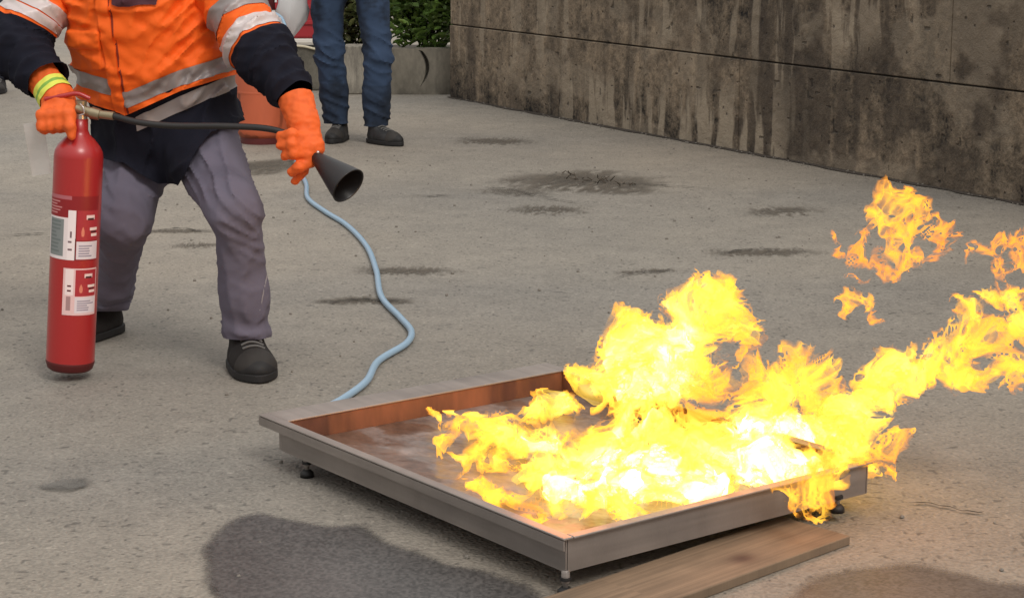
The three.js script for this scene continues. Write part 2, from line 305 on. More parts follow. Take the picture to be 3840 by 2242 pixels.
{
  const t = thing('concrete_planter', 'low weathered concrete planter with a ring-shaped groove, filled with shrubs', 'planter', [-1.25, 0, -14.9]);
  const m1 = std({ map: paleConcrete(0.25, 0.225, 0.18, 0), roughness: 0.95 }), m2 = std({ map: paleConcrete(0.17, 0.155, 0.125, 0.4), roughness: 0.95 });
  // front blocks, from the retaining wall leftwards
  const a = new THREE.Shape(); a.moveTo(-0.31, 0); a.lineTo(0.33, 0); a.lineTo(0.33, 0.345); a.lineTo(-0.31, 0.345); a.closePath();
  const ring = new THREE.Path(); // a sickle-shaped groove right through the face
  ring.moveTo(0.12, 0.33); ring.quadraticCurveTo(0.245, 0.2, 0.095, 0.05); ring.quadraticCurveTo(0.19, 0.2, 0.09, 0.335); ring.closePath(); a.holes.push(ring);
  const g1 = new THREE.ExtrudeGeometry(a, { depth: 0.05, bevelEnabled: true, bevelSize: 0.006, bevelThickness: 0.006, bevelSegments: 1, curveSegments: 16 }); g1.translate(-0.795, 0, -14.79);
  part(t, 'block', g1, m1);
  part(t, 'block', box(0.64, 0.34, 0.12, -0.79, 0.17, -14.86, 0.01), m2);
  part(t, 'block', box(0.16, 0.365, 0.22, -1.19, 0.1825, -14.86, 0.012), std({ map: paleConcrete(0.33, 0.3, 0.25, 0.2), roughness: 0.95 }));
  part(t, 'block', box(0.62, 0.335, 0.16, -1.585, 0.1675, -15.12, 0.012), m2);
  part(t, 'block', box(0.6, 0.335, 0.16, -2.2, 0.1675, -15.14, 0.012), m2);
  part(t, 'soil', box(2.0, 0.26, 1.1, -1.45, 0.13, -15.75), std({ color: lin(0.05, 0.038, 0.026) }));
}

// ------------------------------------------------------------------ shrubs
{
  const leafShape = () => { const g = new THREE.PlaneGeometry(1, 1, 2, 3), p = g.attributes.position; for (let i = 0; i < p.count; i++) { const v = p.getY(i) + 0.5, w = [0.12, 0.95, 0.8, 0.03][Math.round(v * 3)] * 0.5; p.setXYZ(i, Math.sign(p.getX(i)) * w, v, abs(p.getX(i)) * 0.35 - v * v * 0.25); } g.computeVertexNormals(); return g; };
  const leaf = leafShape();
  function shrub(name, label, at, rx, ry, rz, n, size, col, group) {
    const t = thing(name, label, 'shrub', at, group), lv = [], cols = [], st = [];
    for (let i = 0; i < 14; i++) { const a = rnd() * 6.28, r = rnd(); st.push(tube([[at[0] + rr(-0.1, 0.1), at[1] - 0.02, at[2] + rr(-0.1, 0.1)], [at[0] + cos(a) * rx * r * 0.5, at[1] + ry * 0.9, at[2] + sin(a) * rz * r * 0.5], [at[0] + cos(a) * rx * r, at[1] + ry * rr(0.6, 1.9), at[2] + sin(a) * rz * r]], 0.006, 8, 5)); }
    for (let i = 0; i < n; i++) {
      const u = rr(-1, 1), a = rnd() * 6.28, k = pow(rnd(), 0.38), q = sqrt(1 - u * u), bump = 1 + 0.35 * N3(q * cos(a) * 3, u * 3, q * sin(a) * 3 + at[0]);
      const g = leaf.clone(), s = size * rr(0.6, 1.25); g.scale(s * 0.62, s, s); g.rotateX(rr(-1.9, -0.2)); g.rotateZ(rr(-0.5, 0.5)); g.rotateY(rnd() * 6.28);
      g.translate(at[0] + q * cos(a) * rx * k * bump, at[1] + ry + u * ry * k * bump, at[2] + q * sin(a) * rz * k * bump); lv.push(g);
      const b = rr(0.55, 1.35), y = rnd() < 0.25 ? 0.5 : 0.15; for (let j = 0; j < g.index.count; j++) cols.push(col[0] * b * (1 + y * rnd()), col[1] * b, col[2] * b);
    }
    const g = merge(lv); g.setAttribute('color', new THREE.Float32BufferAttribute(cols, 3));
    part(t, 'stems', merge(st), std({ color: lin(0.06, 0.045, 0.03) }));
    part(t, 'foliage', g, new THREE.MeshPhysicalMaterial({ vertexColors: true, roughness: 0.6, transmission: 0.3, thickness: 0, side: THREE.DoubleSide }));
    return t;
  }
  reseed(12);
  shrub('leafy_shrub', 'bright green leafy shrub spilling over the planter beside the tall wall', [-0.62, 0.3, -15.1], 0.37, 0.4, 0.36, 2600, 0.08, [0.13, 0.25, 0.04]);
  shrub('leafy_shrub', 'dull olive shrub in the planter behind the person in jeans', [-1.22, 0.24, -15.5], 0.36, 0.42, 0.32, 1800, 0.075, [0.12, 0.16, 0.05]);
}

// ------------------------------------------------------------------ the tray the fire burns in
const panAt = [-0.658 + 0.606 * 0.635 + 0.795 * 0.475, 0, -4.925 + 0.795 * 0.635 - 0.606 * 0.475], panYaw = -52.7 * PI / 180;
{
  const t = thing('fire_tray', 'shallow rectangular steel fire tray on short levelling feet, rust-brown inside', 'tray', panAt);
  t.rotation.y = panYaw;
  const brushed = tex(512, 256, (u, v, c, i, j) => { const k = 0.82 + 0.35 * (vfbm(u, v, 3, 60, 4) - 0.5) + 0.5 * (vfbm(u + 0.4, v, 9, 5, 4) - 0.5) + 0.05 * (hash2(i, j) - 0.5); c[0] = pow(0.36 * k, 1 / 2.2); c[1] = pow(0.315 * k, 1 / 2.2); c[2] = pow(0.285 * k, 1 / 2.2); });
  const rusty = tex(512, 256, (u, v, c, i, j) => { const a = vfbm(u, v, 7, 3, 5), k = 0.75 + 0.9 * (a - 0.5) + 0.35 * (vfbm(u + 0.4, v, 60, 16, 3) - 0.5), q = sstep(0.45, 0.65, vfbm(u + 0.13, v * 0.4, 12, 3, 4)); c[0] = pow(max(0.01, lerp(0.27, 0.16, q) * k), 1 / 2.2); c[1] = pow(max(0.01, lerp(0.105, 0.062, q) * k), 1 / 2.2); c[2] = pow(max(0.01, lerp(0.05, 0.038, q) * k), 1 / 2.2); });
  const steel = std({ map: brushed, metalness: 0.45, roughness: 0.42 }), rim = steel, rust = std({ map: rusty, roughness: 0.7, metalness: 0.1 }), black = std({ color: lin(0.015, 0.014, 0.014), roughness: 0.6 });
  const X0 = -0.555, X1 = 0.635, Zh = 0.475, yb = 0.05, yt = 0.13;
  const uvm = (g) => { const p = g.attributes.position, n = g.attributes.normal, uv = g.attributes.uv; for (let i = 0; i < p.count; i++) { const ax = abs(n.getX(i)), ay = abs(n.getY(i)); uv.setXY(i, ay > 0.7 ? p.getX(i) : ax > 0.7 ? p.getZ(i) : p.getX(i), ay > 0.7 ? p.getZ(i) : p.getY(i)); } return g; };
  // four walls: steel outside, rusty lining inside
  local(t, 'side_wall', uvm(box(X1 - X0 - 0.02, yt - yb - 0.004, 0.004, (X0 + X1) / 2, (yt + yb) / 2, Zh - 0.012)), steel);
  local(t, 'side_wall', uvm(box(X1 - X0 - 0.02, yt - yb - 0.004, 0.004, (X0 + X1) / 2, (yt + yb) / 2, -Zh + 0.012)), steel);
  local(t, 'side_wall', uvm(box(0.004, yt - yb - 0.004, 2 * Zh - 0.032, X1 - 0.012, (yt + yb) / 2, 0)), steel);
  local(t, 'side_wall', uvm(box(0.004, yt - yb - 0.004, 2 * Zh - 0.032, X0 + 0.012, (yt + yb) / 2, 0)), steel);
  local(t, 'lining', uvm(merge([box(X1 - X0 - 0.03, 0.07, 0.003, (X0 + X1) / 2, 0.092, Zh - 0.017), box(X1 - X0 - 0.03, 0.07, 0.003, (X0 + X1) / 2, 0.092, -Zh + 0.017), box(0.003, 0.07, 2 * Zh - 0.036, X1 - 0.017, 0.092, 0), box(0.003, 0.07, 2 * Zh - 0.036, X0 + 0.017, 0.092, 0)])), rust);
  local(t, 'floor', uvm(box(X1 - X0 - 0.03, 0.004, 2 * Zh - 0.03, (X0 + X1) / 2, 0.056, 0)), rust);
  // rim: flat lips with a turned-down edge; the lip at the far end is wide
  const lip = (x0, x1, z0, z1) => uvm(box(x1 - x0, 0.005, z1 - z0, (x0 + x1) / 2, yt, (z0 + z1) / 2, 0.002));
  local(t, 'rim', lip(-0.635, X1 + 0.002, Zh - 0.022, Zh + 0.004), rim);
  local(t, 'rim', lip(-0.635, X1 + 0.002, -Zh - 0.004, -Zh + 0.022), rim);
  local(t, 'rim', lip(X1 - 0.022, X1 + 0.004, -Zh + 0.0225, Zh - 0.0225), rim);
  local(t, 'rim', lip(-0.635, X0 + 0.022, -Zh + 0.0225, Zh - 0.0225), rim);
  local(t, 'turned_edge', uvm(box(0.635 + X1, 0.022, 0.004, (-0.635 + X1) / 2, yt - 0.0145, Zh + 0.002)), steel);
  local(t, 'turned_edge', uvm(box(0.004, 0.022, 2 * Zh - 0.004, -0.633, yt - 0.0145, 0)), steel);
  // corner posts and levelling feet
  for (const [x, z, g] of [[X1 - 0.012, Zh - 0.012, 0], [X0 + 0.1, Zh - 0.03, 0], [X1 - 0.012, -Zh + 0.11, 0.024], [X0 + 0.1, -Zh + 0.05, 0]]) {
    const f = new THREE.Group(); f.name = 'levelling_foot'; t.add(f);
    const post = lathe([[0.0, yb + 0.006], [0.0095, yb + 0.006], [0.0095, g + 0.03], [0.006, g + 0.028], [0.006, g + 0.018], [0, g + 0.018]], 14); post.translate(x, 0, z); local(f, 'bolt', post, steel);
    const nut = new THREE.CylinderGeometry(0.0135, 0.0135, 0.007, 6); nut.translate(x, g + 0.038, z); local(f, 'nut', nut, black);
    const pad = lathe([[0, g + 0.02], [0.01, g + 0.019], [0.017, g + 0.012], [0.018, g + 0.0005], [0, g + 0.0005]], 20); pad.translate(x, 0, z); local(f, 'foot_pad', pad, black);
  }
  local(t, 'bracket', box(0.012, 0.07, 0.03, X0 - 0.004, 0.085, Zh - 0.03), steel);
  local(t, 'bracket', box(0.012, 0.07, 0.03, X0 - 0.004, 0.085, -Zh + 0.03), steel);
  // shallow water the gas bubbles through
  const wv = new Float32Array(256 * 256); for (let j = 0; j < 256; j++) for (let i = 0; i < 256; i++) wv[j * 256 + i] = vfbm(i / 256, j / 256, 14, 14, 4);
  const wb = tex(256, 256, (u, v, c, i, j) => { c[0] = c[1] = c[2] = wv[j * 256 + i]; }, false);
  const wg = new THREE.PlaneGeometry(X1 - X0 - 0.04, 2 * Zh - 0.04); wg.rotateX(-PI / 2); wg.translate((X0 + X1) / 2, 0.073, 0);
  const scum = tex(512, 512, (u, v, c, i, j) => { const k = 0.75 + 0.9 * (vfbm(u, v, 10, 14, 5) - 0.5) + 0.35 * (vfbm(u, v, 90, 120, 2) - 0.5), q = sstep(0.5, 0.62, vfbm(u + 0.3, v, 6, 8, 5)); c[0] = pow(max(0.02, lerp(0.27, 0.17, q) * k), 1 / 2.2); c[1] = pow(max(0.02, lerp(0.225, 0.105, q) * k), 1 / 2.2); c[2] = pow(max(0.02, lerp(0.205, 0.075, q) * k), 1 / 2.2); });
  local(t, 'water', wg, new THREE.MeshPhysicalMaterial({ map: scum, roughness: 0.3, bumpMap: wb, bumpScale: 0.008, specularIntensity: 1, ior: 1.4 }));
}
{ // boards under the tray
  const woodTex = tex(1024, 256, (u, v, c, i, j) => { const w = v + 0.02 * (vfbm(u, v, 3, 3, 3) - 0.5), gr = vfbm(u * 0.5, w, 4, 40, 4), k = 0.75 + 0.5 * (gr - 0.5) + 0.8 * (vfbm(u, v, 7, 3, 5) - 0.5) + 0.1 * (hash2(i, j) - 0.5), kn = exp(-pow(hypot((u - 0.62) * 30, (v - 0.45) * 9), 2)) + exp(-pow(hypot((u - 0.25) * 34, (v - 0.6) * 10), 2)); c[0] = pow(max(0.01, 0.28 * k * (1 - 0.6 * kn)), 1 / 2.2); c[1] = pow(max(0.01, 0.19 * k * (1 - 0.7 * kn)), 1 / 2.2); c[2] = pow(max(0.01, 0.118 * k * (1 - 0.7 * kn)), 1 / 2.2); });
  const m = std({ map: woodTex, roughness: 0.8 });
  const t = thing('wooden_board', 'pale wooden board lying on the asphalt under the tray feet', 'board', [0.44, 0, -4.2]);
  const dir = Math.atan2(-4.26 + 3.858, 0.771 - 0.349), L = 1.25, Wd = 0.2;
  const g = new RoundedBoxGeometry(L, 0.022, Wd, 2, 0.003), uv = g.attributes.uv, p = g.attributes.position; for (let i = 0; i < p.count; i++) uv.setXY(i, p.getX(i) / 1.3, p.getZ(i) / 0.3 + 0.5);
  g.translate(-L / 2, 0.0112, -Wd / 2); g.rotateY(-dir); g.translate(0.775, 0, -4.262); part(t, 'plank', g, m);
}

// ------------------------------------------------------------------ gas cylinder, hose and the things behind
{
  const cx = -1.515, cz = -11.8;
  const t = thing('gas_cylinder', 'large orange-red gas cylinder with collar and valve behind the worker', 'gas cylinder', [cx, 0, cz]);
  const paint = tex(256, 256, (u, v, c, i, j) => { const k = 0.8 + 0.5 * (vfbm(u, v, 5, 5, 5) - 0.5) - 0.4 * sstep(0.6, 0.72, vfbm(u + 0.3, v, 14, 9, 4)); c[0] = pow(0.68 * k, 1 / 2.2); c[1] = pow(0.15 * k, 1 / 2.2); c[2] = pow(0.06 * k, 1 / 2.2); });
  const m = std({ map: paint, roughness: 0.5 }), dk = std({ color: lin(0.12, 0.02, 0.02), roughness: 0.5 }), steel = std({ color: lin(0.45, 0.44, 0.42), metalness: 0.8, roughness: 0.35 });
  const b = lathe([[0, 0.03], [0.13, 0.03], [0.155, 0.06], [0.158, 0.1], [0.158, 0.3], [0.161, 0.305], [0.161, 0.315], [0.158, 0.32], [0.158, 0.58], [0.15, 0.63], [0.125, 0.68], [0.08, 0.715], [0.04, 0.725], [0, 0.727]]); b.translate(cx, 0, cz); part(t, 'body', b, m);
  const f = lathe([[0.125, 0.05], [0.13, 0.0], [0.136, 0.0], [0.137, 0.06]]); f.translate(cx, 0, cz); part(t, 'foot_ring', f, dk);
  const col = new THREE.LatheGeometry([[0.095, 0.7], [0.1, 0.73], [0.1, 0.87], [0.106, 0.875], [0.106, 0.69]].map(([a, c]) => new THREE.Vector2(a, c)), 40, 2.2, 4.6); col.translate(cx, 0, cz); part(t, 'collar', col, dk);
  const v = part(t, 'valve', merge([rod([cx, 0.72, cz], [cx, 0.8, cz], 0.018), rod([cx - 0.03, 0.775, cz + 0.01], [cx + 0.075, 0.775, cz + 0.03], 0.014), rod([cx + 0.07, 0.775, cz + 0.03], [cx + 0.1, 0.775, cz + 0.036], 0.022)]), steel);
  part(t, 'hand_wheel', merge([rod([cx, 0.8, cz], [cx, 0.825, cz], 0.034, 0.034, 12)]), std({ color: lin(0.03, 0.03, 0.03), roughness: 0.5 }), v);
  // light blue gas hose: hangs from the regulator, then snakes over the asphalt to the tray
  const hp = [[cx + 0.095, 0.776, cz + 0.036], [cx + 0.14, 0.75, cz + 0.07], [-1.33, 0.62, -11.66], [-1.305, 0.45, -11.6], [-1.29, 0.25, -11.4], [-1.24, 0.08, -11.0], [-1.15, 0.02, -10.45], [-1.06, 0.012, -9.95], [-0.998, 0.012, -9.45], [-0.875, 0.012, -9.037], [-0.75, 0.012, -8.677], [-0.618, 0.012, -8.131], [-0.538, 0.012, -7.579], [-0.477, 0.012, -7.019], [-0.391, 0.012, -6.679], [-0.341, 0.012, -6.45], [-0.348, 0.012, -6.284], [-0.425, 0.012, -6.024], [-0.444, 0.012, -5.759], [-0.494, 0.014, -5.547], [-0.55, 0.03, -5.3], [-0.5, 0.06, -5.12]];
  const h = thing('gas_hose', 'light blue plastic gas hose snaking over the asphalt to the tray', 'hose', [-0.75, 0, -8.68]);
  part(h, 'hose', tube(hp, 0.0115, 260, 12), std({ color: lin(0.29, 0.43, 0.56), roughness: 0.32 }));
  part(h, 'fitting', rod([-0.52, 0.05, -5.18], [-0.48, 0.068, -5.06], 0.017), steel);
  // red crate with a pale rim on the planter, pale bag hung by the cylinder
  const r = thing('red_crate', 'red plastic crate with a white lower edge standing on the planter', 'crate', [-1.66, 0.34, -15.15]);
  const red = std({ color: lin(0.36, 0.022, 0.03), roughness: 0.45 });
  part(r, 'body', box(0.52, 0.34, 0.3, -1.66, 0.57, -15.2, 0.02), red);
  part(r, 'base_edge', box(0.54, 0.035, 0.32, -1.66, 0.3795, -15.2, 0.008), std({ color: lin(0.72, 0.68, 0.62), roughness: 0.6 }));
  part(r, 'ridge', box(0.5, 0.03, 0.012, -1.66, 0.52, -15.043, 0.004), red);
  part(r, 'ridge', box(0.5, 0.03, 0.012, -1.66, 0.64, -15.043, 0.004), red);
  const rope = thing('cream_rope', 'cream rope trailing along the top front of the planter below the crate', 'rope', [-1.6, 0.3, -15.03]);
  part(rope, 'rope', tube([[-1.95, 0.345, -15.045], [-1.75, 0.345, -15.035], [-1.6, 0.34, -15.03], [-1.5, 0.318, -15.028], [-1.38, 0.305, -15.028], [-1.29, 0.31, -15.028]], 0.009, 40, 8), std({ color: lin(0.62, 0.56, 0.42) }));
  const bag = thing('white_bag', 'pale white pear-shaped plastic bag hanging from the gas cylinder', 'bag', [-1.33, 0.62, -11.9]);
  const bg = lathe([[0, 0.58], [0.008, 0.585], [0.018, 0.62], [0.055, 0.67], [0.088, 0.73], [0.098, 0.79], [0.085, 0.86], [0.05, 0.91], [0.02, 0.935], [0.012, 0.96], [0, 0.962]], 48);
  { const p = bg.attributes.position; for (let i = 0; i < p.count; i++) { const a = Math.atan2(p.getZ(i), p.getX(i)), k = 1 + 0.08 * sin(a * 7 + p.getY(i) * 20) + 0.25 * N3(p.getX(i) * 9, p.getY(i) * 9, p.getZ(i) * 9); p.setXYZ(i, p.getX(i) * k - 1.335 + (0.75 - p.getY(i)) * -0.12, p.getY(i), p.getZ(i) * k * 0.6 - 11.88); } bg.computeVertexNormals(); }
  part(bag, 'pouch', bg, new THREE.MeshPhysicalMaterial({ color: lin(0.74, 0.74, 0.74), roughness: 0.4, transmission: 0.25, thickness: 0 }));
  part(bag, 'strap', tube([[-1.355, 0.955, -11.88], [-1.39, 0.93, -11.85], [-1.415, 0.876, -11.82], [-1.418, 0.84, -11.81]], 0.007, 12, 6), std({ color: lin(0.7, 0.7, 0.7) }));
}

// ------------------------------------------------------------------ people
const skin = std({ color: lin(0.5, 0.31, 0.22), roughness: 0.6 });
function headAndNeck(x, y, z) { // y: neck base, facing +z; one continuous surface, eyes and hair added
  const f = union([cap(x, y - 0.04, z - 0.01, 0.06, x, y + 0.09, z, 0.055), ellip(x, y + 0.19, z + 0.005, 0.076, 0.115, 0.095), ellip(x, y + 0.13, z + 0.035, 0.052, 0.055, 0.055), cap(x, y + 0.195, z + 0.095, 0.011, x, y + 0.165, z + 0.113, 0.015), ellip(x - 0.078, y + 0.175, z, 0.012, 0.032, 0.02), ellip(x + 0.078, y + 0.175, z, 0.012, 0.032, 0.02), cap(x - 0.02, y + 0.135, z + 0.088, 0.009, x + 0.02, y + 0.135, z + 0.088, 0.009)], 0.02);
  const sock = (a, b, c) => max(f(a, b, c), -(hypot(a - x - 0.031, b - y - 0.2, c - z - 0.098) - 0.015), -(hypot(a - x + 0.031, b - y - 0.2, c - z - 0.098) - 0.015));
  return nets([x - 0.11, y - 0.12, z - 0.13], [x + 0.11, y + 0.33, z + 0.15], 0.006, sock);
}
function finishHead(t, x, y, z, hairCol) {
  const e = []; for (const s of [-1, 1]) { const g = new THREE.SphereGeometry(0.0115, 12, 10); g.translate(x + s * 0.031, y + 0.2, z + 0.086); e.push(g); }
  for (const g of e) part(t, 'eye', g, std({ color: lin(0.5, 0.48, 0.45), roughness: 0.3 }));
  const hf = (a, b, c) => max(ellip(x, y + 0.2, z - 0.008, 0.084, 0.124, 0.104)(a, b, c) + 0.006 * N3(a * 40, b * 40, c * 40), (c - z - 0.02) - (b - y - 0.21) * 0.9, y + 0.1 - b);
  part(t, 'hair', nets([x - 0.11, y + 0.05, z - 0.14], [x + 0.11, y + 0.35, z + 0.12], 0.008, hf), std({ color: hairCol, roughness: 0.8 }));
}
function shoe(t, name, ax, az, yaw, L, Wd, H, mat, soleMat, y0 = 0.001, pitch = 0) { // toe along +z before turning
  const up = union([ellip(0, 0.036, 0.04, Wd * 0.5, 0.044, L * 0.5 - 0.015), cap(0, 0.05, -L * 0.22, Wd * 0.4, 0, H, -L * 0.2, Wd * 0.4), cap(0, 0.04, -L * 0.1, Wd * 0.4, 0, 0.03, L * 0.3, Wd * 0.42), cap(0, H - 0.02, -L * 0.14, Wd * 0.34, 0, 0.045, L * 0.14, Wd * 0.34)], 0.03);
  const f = (x, y, z) => max(up(x, y, z) + 0.002 * N3(x * 30, y * 30, z * 30), 0.024 - y);
  const q = new THREE.Matrix4().makeTranslation(ax, y0, az).multiply(new THREE.Matrix4().makeRotationY(yaw)).multiply(new THREE.Matrix4().makeRotationX(pitch));
  const g = nets([-Wd * 0.75, 0, -L * 0.62], [Wd * 0.75, H + Wd * 0.5, L * 0.62], 0.0055, f); g.applyMatrix4(q); const m = part(t, name, g, mat);
  const sf = (x, y, z) => { const d = up(x, 0.045, z) - 0.004; return max(d, abs(y - 0.014) - 0.0135); };
  const s = nets([-Wd * 0.75, -0.01, -L * 0.62], [Wd * 0.75, 0.05, L * 0.62], 0.0045, sf); s.applyMatrix4(q); part(t, 'sole', s, soleMat, m);
  const cap2 = clip(nets([-Wd * 0.75, 0, -L * 0.62], [Wd * 0.75, H + Wd * 0.5, L * 0.62], 0.0055, f), (x, y, z) => L * 0.29 + 0.2 * x * x / Wd - z, 0.0022); cap2.applyMatrix4(q); part(t, 'toe_cap', cap2, new THREE.MeshPhysicalMaterial({ color: lin(0.034, 0.03, 0.027), roughness: 0.65, specularIntensity: 0.6 }), m);
  const bump2 = clip(nets([-Wd * 0.75, 0, -L * 0.62], [Wd * 0.75, H + Wd * 0.5, L * 0.62], 0.0055, f), all((x, y, z) => L * 0.1 - z, (x, y) => y - 0.042 - 0.02 * cos(x / Wd * 5)), 0.005); bump2.applyMatrix4(q); part(t, 'toe_bumper', bump2, rubber, m);
  const topAt = (x, z) => { let y = H + 0.09; while (y > 0.03 && up(x, y, z) > 0.001) y -= 0.002; return y; };
  for (let i = 0; i < 4; i++) { const z = lerp(L * 0.24, L * 0.02, i / 3), w = Wd * 0.26, lg = tube([-1, -0.5, 0, 0.5, 1].map((k) => [k * w, topAt(k * w, z + (k * 0.006)) + 0.002, z + k * 0.006]), 0.004, 12, 6); lg.applyMatrix4(q); part(t, 'lace', lg, std({ color: lin(0.12, 0.115, 0.11) }), m); }
}
const bootLeather = new THREE.MeshPhysicalMaterial({ color: lin(0.02, 0.017, 0.016), roughness: 0.7, specularIntensity: 0.5 }), rubber = std({ color: lin(0.012, 0.011, 0.011), roughness: 0.7 });

// ---- standing people further back
function stander(label, o) {
  const { x, z, legs, hip = 0.88 } = o, t = thing('person', label, 'person', [x, 0, z]);
  const fold = (X, Y, Zz) => 0.006 + 0.014 * (pow(1 - abs(N3(X * 5, Y * 17 + X * 9, Zz * 5)), 5) - 0.5) * (0.4 + sstep(0.35, 0.05, abs(Y - 0.1)) + sstep(0.2, 0.02, abs(Y - 0.55)));
  const lf = legs.map((l) => union(chain(l), 0.03)), hips = ellip(x, hip + 0.04, z, 0.185, 0.16, 0.13);
  const d = (X, Y, Zz) => { const q = smin(smin(lf[0](X, Y, Zz), lf[1](X, Y, Zz), 0.02), hips(X, Y, Zz), 0.05); return q > 0.05 ? q : q - fold(X, Y, Zz); };
  const xs = legs.flat().map((q) => q[0]), zs = legs.flat().map((q) => q[2]), lo = [min(...xs) - 0.16, 0, min(...zs) - 0.17], hi = [max(...xs) + 0.16, hip + 0.25, max(...zs) + 0.17];
  let g = nets(lo, hi, 0.011, d); g = clip(g, (X, Y) => o.hem - Y); if (o.dye) o.dye(g);
  const body = part(t, 'body', headAndNeck(x, 1.5, z + 0.01), skin);
  part(t, 'trousers', g, o.cloth);
  const S = [[hip, x, z, 0.19, 0.13], [hip + 0.2, x, z, 0.185, 0.125], [1.3, x, z, 0.21, 0.13], [1.42, x, z, 0.2, 0.11], [1.5, x, z, 0.09, 0.08], [1.54, x, z, 0.07, 0.07]], cf = column(S);
  const arms = [-1, 1].map((s) => union(chain([[x + s * 0.2, 1.4, z, 0.07], [x + s * 0.26, 1.14, z - 0.02, 0.062], [x + s * 0.15, 1.09, z + 0.2, 0.05]]), 0.03));
  part(t, 'jacket', nets([x - 0.38, hip - 0.1, z - 0.2], [x + 0.38, 1.58, z + 0.28], 0.013, (X, Y, Zz) => smin(cf(X, Y, Zz), min(arms[0](X, Y, Zz), arms[1](X, Y, Zz)), 0.04) + 0.006 * N3(X * 14, Y * 14, Zz * 14)), o.top);
  for (const s of [-1, 1]) { // relaxed hands
    const hx = x + s * 0.13, hy = 1.09, hz = z + 0.24, fs = [cap(hx, hy, hz, 0.03, hx, hy - 0.05, hz + 0.01, 0.032)];
    for (let i = 0; i < 4; i++) fs.push(...chain([[hx, hy - 0.06, hz - 0.025 + i * 0.019, 0.01], [hx - s * 0.006, hy - 0.1 + abs(i - 1.5) * 0.006, hz - 0.025 + i * 0.02, 0.0088], [hx - s * 0.022, hy - 0.128 + abs(i - 1.5) * 0.008, hz - 0.023 + i * 0.019, 0.0075]]));
    fs.push(...chain([[hx, hy - 0.02, hz + 0.028, 0.011], [hx - s * 0.012, hy - 0.055, hz + 0.05, 0.01], [hx - s * 0.02, hy - 0.085, hz + 0.052, 0.008]]));
    part(t, 'hand', nets([hx - 0.06, hy - 0.16, hz - 0.06], [hx + 0.06, hy + 0.05, hz + 0.08], 0.0045, union(fs, 0.008)), skin, body);
  }
  finishHead(t, x, 1.5, z + 0.01, lin(0.06, 0.04, 0.03));
  for (const [ax, az, yaw] of o.feet) shoe(t, 'shoe', ax, az, yaw, 0.31, 0.108, 0.105, o.shoe, rubber);
  return t;
}
{
  const denim = std({ vertexColors: true, roughness: 0.9 });
  stander('person standing in dark blue jeans and black shoes beside the planter', {
    x: -0.955, z: -11.85, hip: 1.0, hem: 0.105, cloth: denim, top: std({ color: lin(0.05, 0.05, 0.06) }), shoe: std({ color: lin(0.02, 0.02, 0.021), roughness: 0.55 }),
    legs: [[[-1.075, 0.05, -11.92, 0.072], [-1.085, 0.3, -11.92, 0.08], [-1.108, 0.52, -11.88, 0.083], [-1.115, 0.8, -11.87, 0.09], [-1.06, 1.0, -11.86, 0.11]], [[-0.822, 0.05, -11.78, 0.072], [-0.815, 0.3, -11.78, 0.078], [-0.805, 0.52, -11.76, 0.082], [-0.832, 0.8, -11.8, 0.088], [-0.85, 1.0, -11.83, 0.11]]],
    feet: [[-1.065, -11.88, -0.15], [-0.785, -11.72, 0.75]],
    dye(g) { const p = g.attributes.position, c = new Float32Array(p.count * 3); for (let i = 0; i < p.count; i++) { const x = p.getX(i), y = p.getY(i), z = p.getZ(i), w = sstep(0.0, 0.42, fbm(x * 6, y * 3.2, z * 6, 4) + 0.14 + 0.25 * ridge(x * 16, y * 40, z * 16, 2)), k = lerp(0.75, 2.6, w * (y > 0.35 ? 1 : 0.5)); c[i * 3] = 0.011 * k; c[i * 3 + 1] = 0.0205 * k; c[i * 3 + 2] = 0.041 * k; } g.setAttribute('color', new THREE.BufferAttribute(c, 3)); },
  });
  stander('person in dark navy trousers and black shoes far behind the worker', {
    x: -4.05, z: -14.95, hem: 0.09, cloth: std({ color: lin(0.018, 0.021, 0.034) }), top: std({ color: lin(0.03, 0.035, 0.05) }), shoe: bootLeather,
    legs: [[[-4.18, 0.05, -14.98, 0.075], [-4.18, 0.5, -14.95, 0.085], [-4.14, 0.86, -14.95, 0.105]], [[-3.93, 0.05, -14.98, 0.075], [-3.93, 0.5, -14.95, 0.085], [-3.96, 0.86, -14.95, 0.105]]],
    feet: [[-4.19, -14.9, -0.2], [-3.92, -14.9, 0.15]],
  });
}

